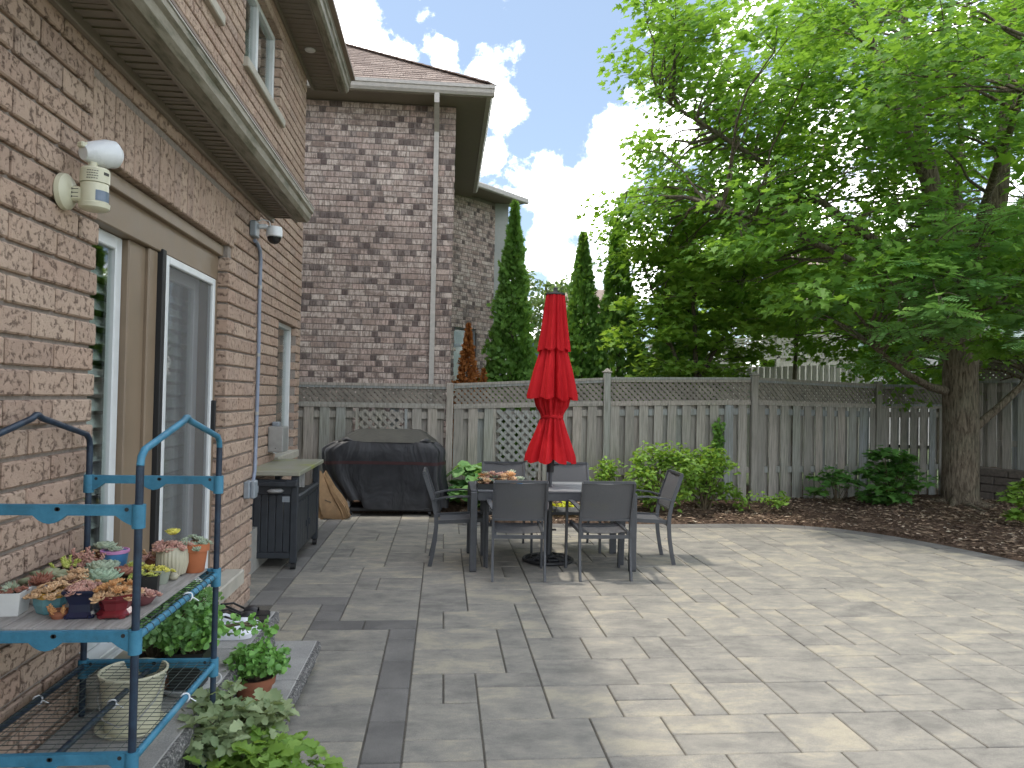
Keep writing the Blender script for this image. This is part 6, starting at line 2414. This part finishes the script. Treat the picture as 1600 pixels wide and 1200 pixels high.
def leafy_tree(name, label, base, trunk, cl, per, rx, rz, size, T, mat, up=1.0, jit=.6, branch_from=None, r_trunk=.1, out=None):
    """trunk polyline (from base), clump centres and their leaves; every clump hangs on a branch"""
    t = thing(name, label, 'tree', base)
    tr = MB()
    for pts, r0, r1 in trunk:
        limb(tr, pts, r0, r1, 12)
    o = tr.build('trunk', 'bark', t, 60)
    br = MB()
    nodes = [Vector(a_).lerp(Vector(b_), q / 5) for pts, r0, r1 in trunk for a_, b_ in zip(pts[:-1], pts[1:]) for q in range(1, 6) if b_[2] > branch_from]
    for c in cl:
        c = Vector(c)
        best = min(nodes, key=lambda q: (q - c).length + .8 * max(0, q.z - c.z + .2) + random.uniform(0, .5))
        L = (best - c).length
        pts = curve_pts(best, c, .10, 6, .10)
        r0 = min(.010 + .007 * L, .038)
        br.tube(pts, [r0, r0 * .8, r0 * .62, r0 * .45, r0 * .3, r0 * .16], 6)
        for q in range(3):
            e = c + Vector((random.uniform(-1, 1) * rx, random.uniform(-1, 1) * rx, random.uniform(-.5, .5) * rz))
            br.tube([pts[3 + (q > 0)], (pts[4] + e) / 2 + Vector((0, 0, .03)), e], [r0 * .35, r0 * .22, .003], 4)
    br.build('branches', 'bark', t, 60)
    P, N, D, S = clumps(cl, per, rx, rz, size, up, jit, out)
    leaves('crown', P, N, D, S, T, mat, t)
    return t


# the big maple: base in the bed, several leaders, layered leaf clumps in a domed crown
MBASE = Vector((7.72, 10.36, .05))
mt = [([(0, 0, -.15), (.0, 0, .12), (0, 0, .5), (.0, 0, 1.2), (-.02, 0, 2.0), (.03, .0, 2.7), (.06, 0, 3.2)], .265, .225),
      ([(-.02, 0, 2.6), (-.14, .1, 3.4), (-.30, .1, 4.4), (-.55, .2, 5.8), (-.8, .3, 7.5), (-1.0, .3, 9.6)], .17, .05),
      ([(.05, 0, 2.7), (.20, -.1, 3.5), (.42, -.2, 4.6), (.55, -.2, 6.2), (.6, -.2, 8.0), (.5, -.1, 10.4)], .18, .05),
      ([(-.08, .05, 2.9), (-.5, -.35, 3.7), (-1.1, -.7, 4.7), (-1.9, -1.0, 6.0), (-2.7, -1.2, 7.4)], .11, .04),
      ([(.05, .1, 2.9), (.5, .8, 4.0), (1.1, 1.6, 5.5), (1.6, 2.2, 7.4)], .12, .04),
      ([(.1, -.1, 2.9), (.8, -.8, 4.0), (1.6, -1.6, 5.4), (2.3, -2.2, 7.0)], .12, .04),
      ([(-.05, .0, 2.3), (-.8, -.2, 2.95), (-1.8, -.4, 3.5), (-3.0, -.5, 3.95), (-4.2, -.6, 4.25)], .085, .02),
      ([(-.1, .0, 3.1), (-1.0, .3, 3.9), (-2.2, .5, 4.8), (-3.6, .5, 5.6), (-4.6, .4, 6.1)], .09, .02),
      ([(-.2, .02, 1.75), (-.6, -.15, 1.80), (-1.1, -.3, 2.0), (-1.7, -.5, 2.35)], .075, .03),
      ([(.20, -.05, 1.22), (.5, -.1, 1.5), (.85, -.15, 1.85), (1.1, -.2, 2.3)], .065, .04),
      ([(-.12, -.1, 3.3), (-.7, -1.3, 4.1), (-1.3, -2.6, 4.9), (-1.7, -3.6, 5.6)], .08, .02)]
rmap = random.Random(5)
mcl = []
tries = 0
while len(mcl) < 430 and tries < 90000:
    tries += 1
    x, y, z = rmap.uniform(-5.9, 4.5), rmap.uniform(-4.6, 4.5), rmap.uniform(1.6, 9.6)
    # domed crown, reaching farthest at about 4 m up, with a ragged lower left skirt
    zc = 5.2
    kz = (z - zc) / (4.8 if z > zc else 3.7)
    reach = 5.35 * math.sqrt(max(0, 1 - kz * kz)) * (1 + .10 * math.sin(3 * math.atan2(y, x) + z * 1.4))
    d = math.hypot(x, y)
    if d > reach or d < .22 * reach and z < 6.5:
        continue
    if z < 2.35 and (x < -3.6 or y < -1.5 or d < 1.0):
        continue
    if z < 2.8 and x < -1.0 or z < 3.3 and x < -4.4 or z < 4.0 and x < -4.9 + (4.0 - z) * 1.0:
        continue
    wp = MBASE + Vector((x, y, z))
    vis = in_view(wp)
    if not vis and rmap.random() < .35:
        continue
    if wp.y < 7.2 and z < 4.6:
        continue
    md = .38 if vis else .80
    if any((Vector(c) - Vector((x, y, z))).length < md for c in mcl):
        continue
    mcl.append((x, y, z))
mv = [c for c in mcl if in_view(MBASE + Vector(c))]
mo = [c for c in mcl if not in_view(MBASE + Vector(c))]
maple = leafy_tree('maple_tree', 'big maple with rough brown trunk in the mulch bed at right', MBASE, mt, mv, 145, .56, .27, .115, T_MAPLE, 'maple_leaf', 1.0, .62, 2.0, out=(0, 0, 4.5))
mo = [c for c in mo if c[0] > -1.2 or c[2] < 6.5]  # unseen upper-left crown thinned out so sun reaches the leaves below
P, N, D, S = clumps(mo, 46, .62, .24, .21, 1.0, .6)
leaves('outer_crown', P, N, D, S, T_MAPLE, 'maple_leaf', maple)
# root flare and surface roots
rt = MB()
for q in range(9):
    a = q * .7 + .2
    L = random.uniform(.45, .95)
    rt.tube([(.14 * math.cos(a), .14 * math.sin(a), .30), (.22 * math.cos(a), .22 * math.sin(a), .10), (.40 * math.cos(a + .1), .42 * math.sin(a + .1), .05), (L * math.cos(a + .2), L * math.sin(a + .2), .0), (L * 1.4 * math.cos(a + .25), L * 1.4 * math.sin(a + .25), -.05)], [.08, .07, .045, .028, .012], 8)
rt.build('roots', 'bark', maple, 60)

# rowan reaching in from the right
rcl = []
rr_ = random.Random(8)
RB = Vector((7.75, 8.15, .05))
while len(rcl) < 64:
    x, y, z = rr_.uniform(-3.5, .3), rr_.uniform(-1.0, .9), rr_.uniform(2.1, 3.9)
    lim = -3.3 + abs(z - 2.9) * 1.3
    if x < lim or any((Vector(c) - Vector((x, y, z))).length < .30 for c in rcl):
        continue
    rcl.append((x, y, z))
leafy_tree('rowan_tree', 'rowan branches with feathery pinnate leaves reaching in from the right edge', RB,
           [([(0, 0, -.1), (0, 0, 1.2), (-.1, 0, 2.2), (-.2, 0, 3.4), (-.2, 0, 4.6)], .10, .03), ([(-.05, 0, 2.0), (-.9, -.1, 2.6), (-1.8, -.1, 2.95), (-2.7, -.1, 3.05)], .045, .012),
            ([(-.1, 0, 2.4), (-.8, .3, 3.1), (-1.6, .4, 3.5)], .04, .012)], rcl, 20, .30, .13, .27, T_PIN, 'rowan_leaf', 1.1, .45, 1.9)

# light young maple behind the cedars' end
def dome(n, rx, ry, z0, z1, md, seed, low=.2):
    q = random.Random(seed)
    out = []
    t = 0
    while len(out) < n and t < 20000:
        t += 1
        x, y, z = q.uniform(-rx, rx), q.uniform(-ry, ry), q.uniform(z0, z1)
        k_ = ((z - z0) / (z1 - z0) - .42) / .58
        if (x / rx) ** 2 + (y / ry) ** 2 > max(.05, 1 - k_ * k_) or any((Vector(c) - Vector((x, y, z))).length < md for c in out):
            continue
        out.append((x, y, z))
    return out


leafy_tree('young_maple', 'light green young maple in front of the broad dark cedar', (4.15, 11.9, -.1), [([(0, 0, 0), (.05, 0, 1.5), (0, .05, 3.0), (-.2, 0, 4.6)], .07, .02), ([(0, 0, 1.6), (-.5, 0, 2.8), (-.9, 0, 3.9)], .04, .015), ([(0, 0, 1.9), (.6, 0, 3.0), (.9, 0, 4.0)], .04, .015)],
           dome(66, 1.35, 1.0, 2.0, 4.9, .36, 3), 90, .36, .17, .125, T_MAPLE, 'back_leaf', 1.0, .65, 1.2)
leafy_tree('background_tree', 'hazy green tree far behind, between the first two cedars', (3.05, 23, -.1), [([(0, 0, 0), (0, 0, 2.5), (.1, 0, 5.2)], .14, .04)],
           dome(34, 1.5, 1.2, 2.0, 6.0, .55, 6), 110, .42, .26, .17, T_OVAL, 'far_leaf', .6, .9, 1.5)
leafy_tree('background_tree', 'yellow-green tree under the maple crown, beyond the pale fence', (9.2, 20.5, -.1), [([(0, 0, 0), (0, 0, 2.5), (.1, 0, 6.0)], .16, .04)],
           dome(60, 2.9, 1.8, 2.6, 7.4, .62, 7), 120, .52, .28, .20, T_MAPLE, 'back_leaf', .9, .7, 1.5)
leafy_tree('background_tree', 'dark green tree behind the maple trunk, beyond the pale fence', (14.3, 20.0, -.1), [([(0, 0, 0), (0, 0, 2.5), (.1, 0, 6.0)], .16, .04)],
           dome(64, 3.2, 1.8, 1.8, 7.6, .62, 9), 120, .52, .28, .20, T_MAPLE, 'dark_shrub_leaf', .9, .7, 1.5)
leafy_tree('background_tree', 'green tree filling the gap under the maple, behind the fence post', (7.4, 15.0, -.1), [([(0, 0, 0), (0, 0, 2.0), (.1, 0, 4.6)], .07, .03)],
           dome(42, 2.0, 1.2, 3.2, 5.6, .46, 11), 110, .42, .2, .15, T_MAPLE, 'back_leaf', .9, .7, 1.3)
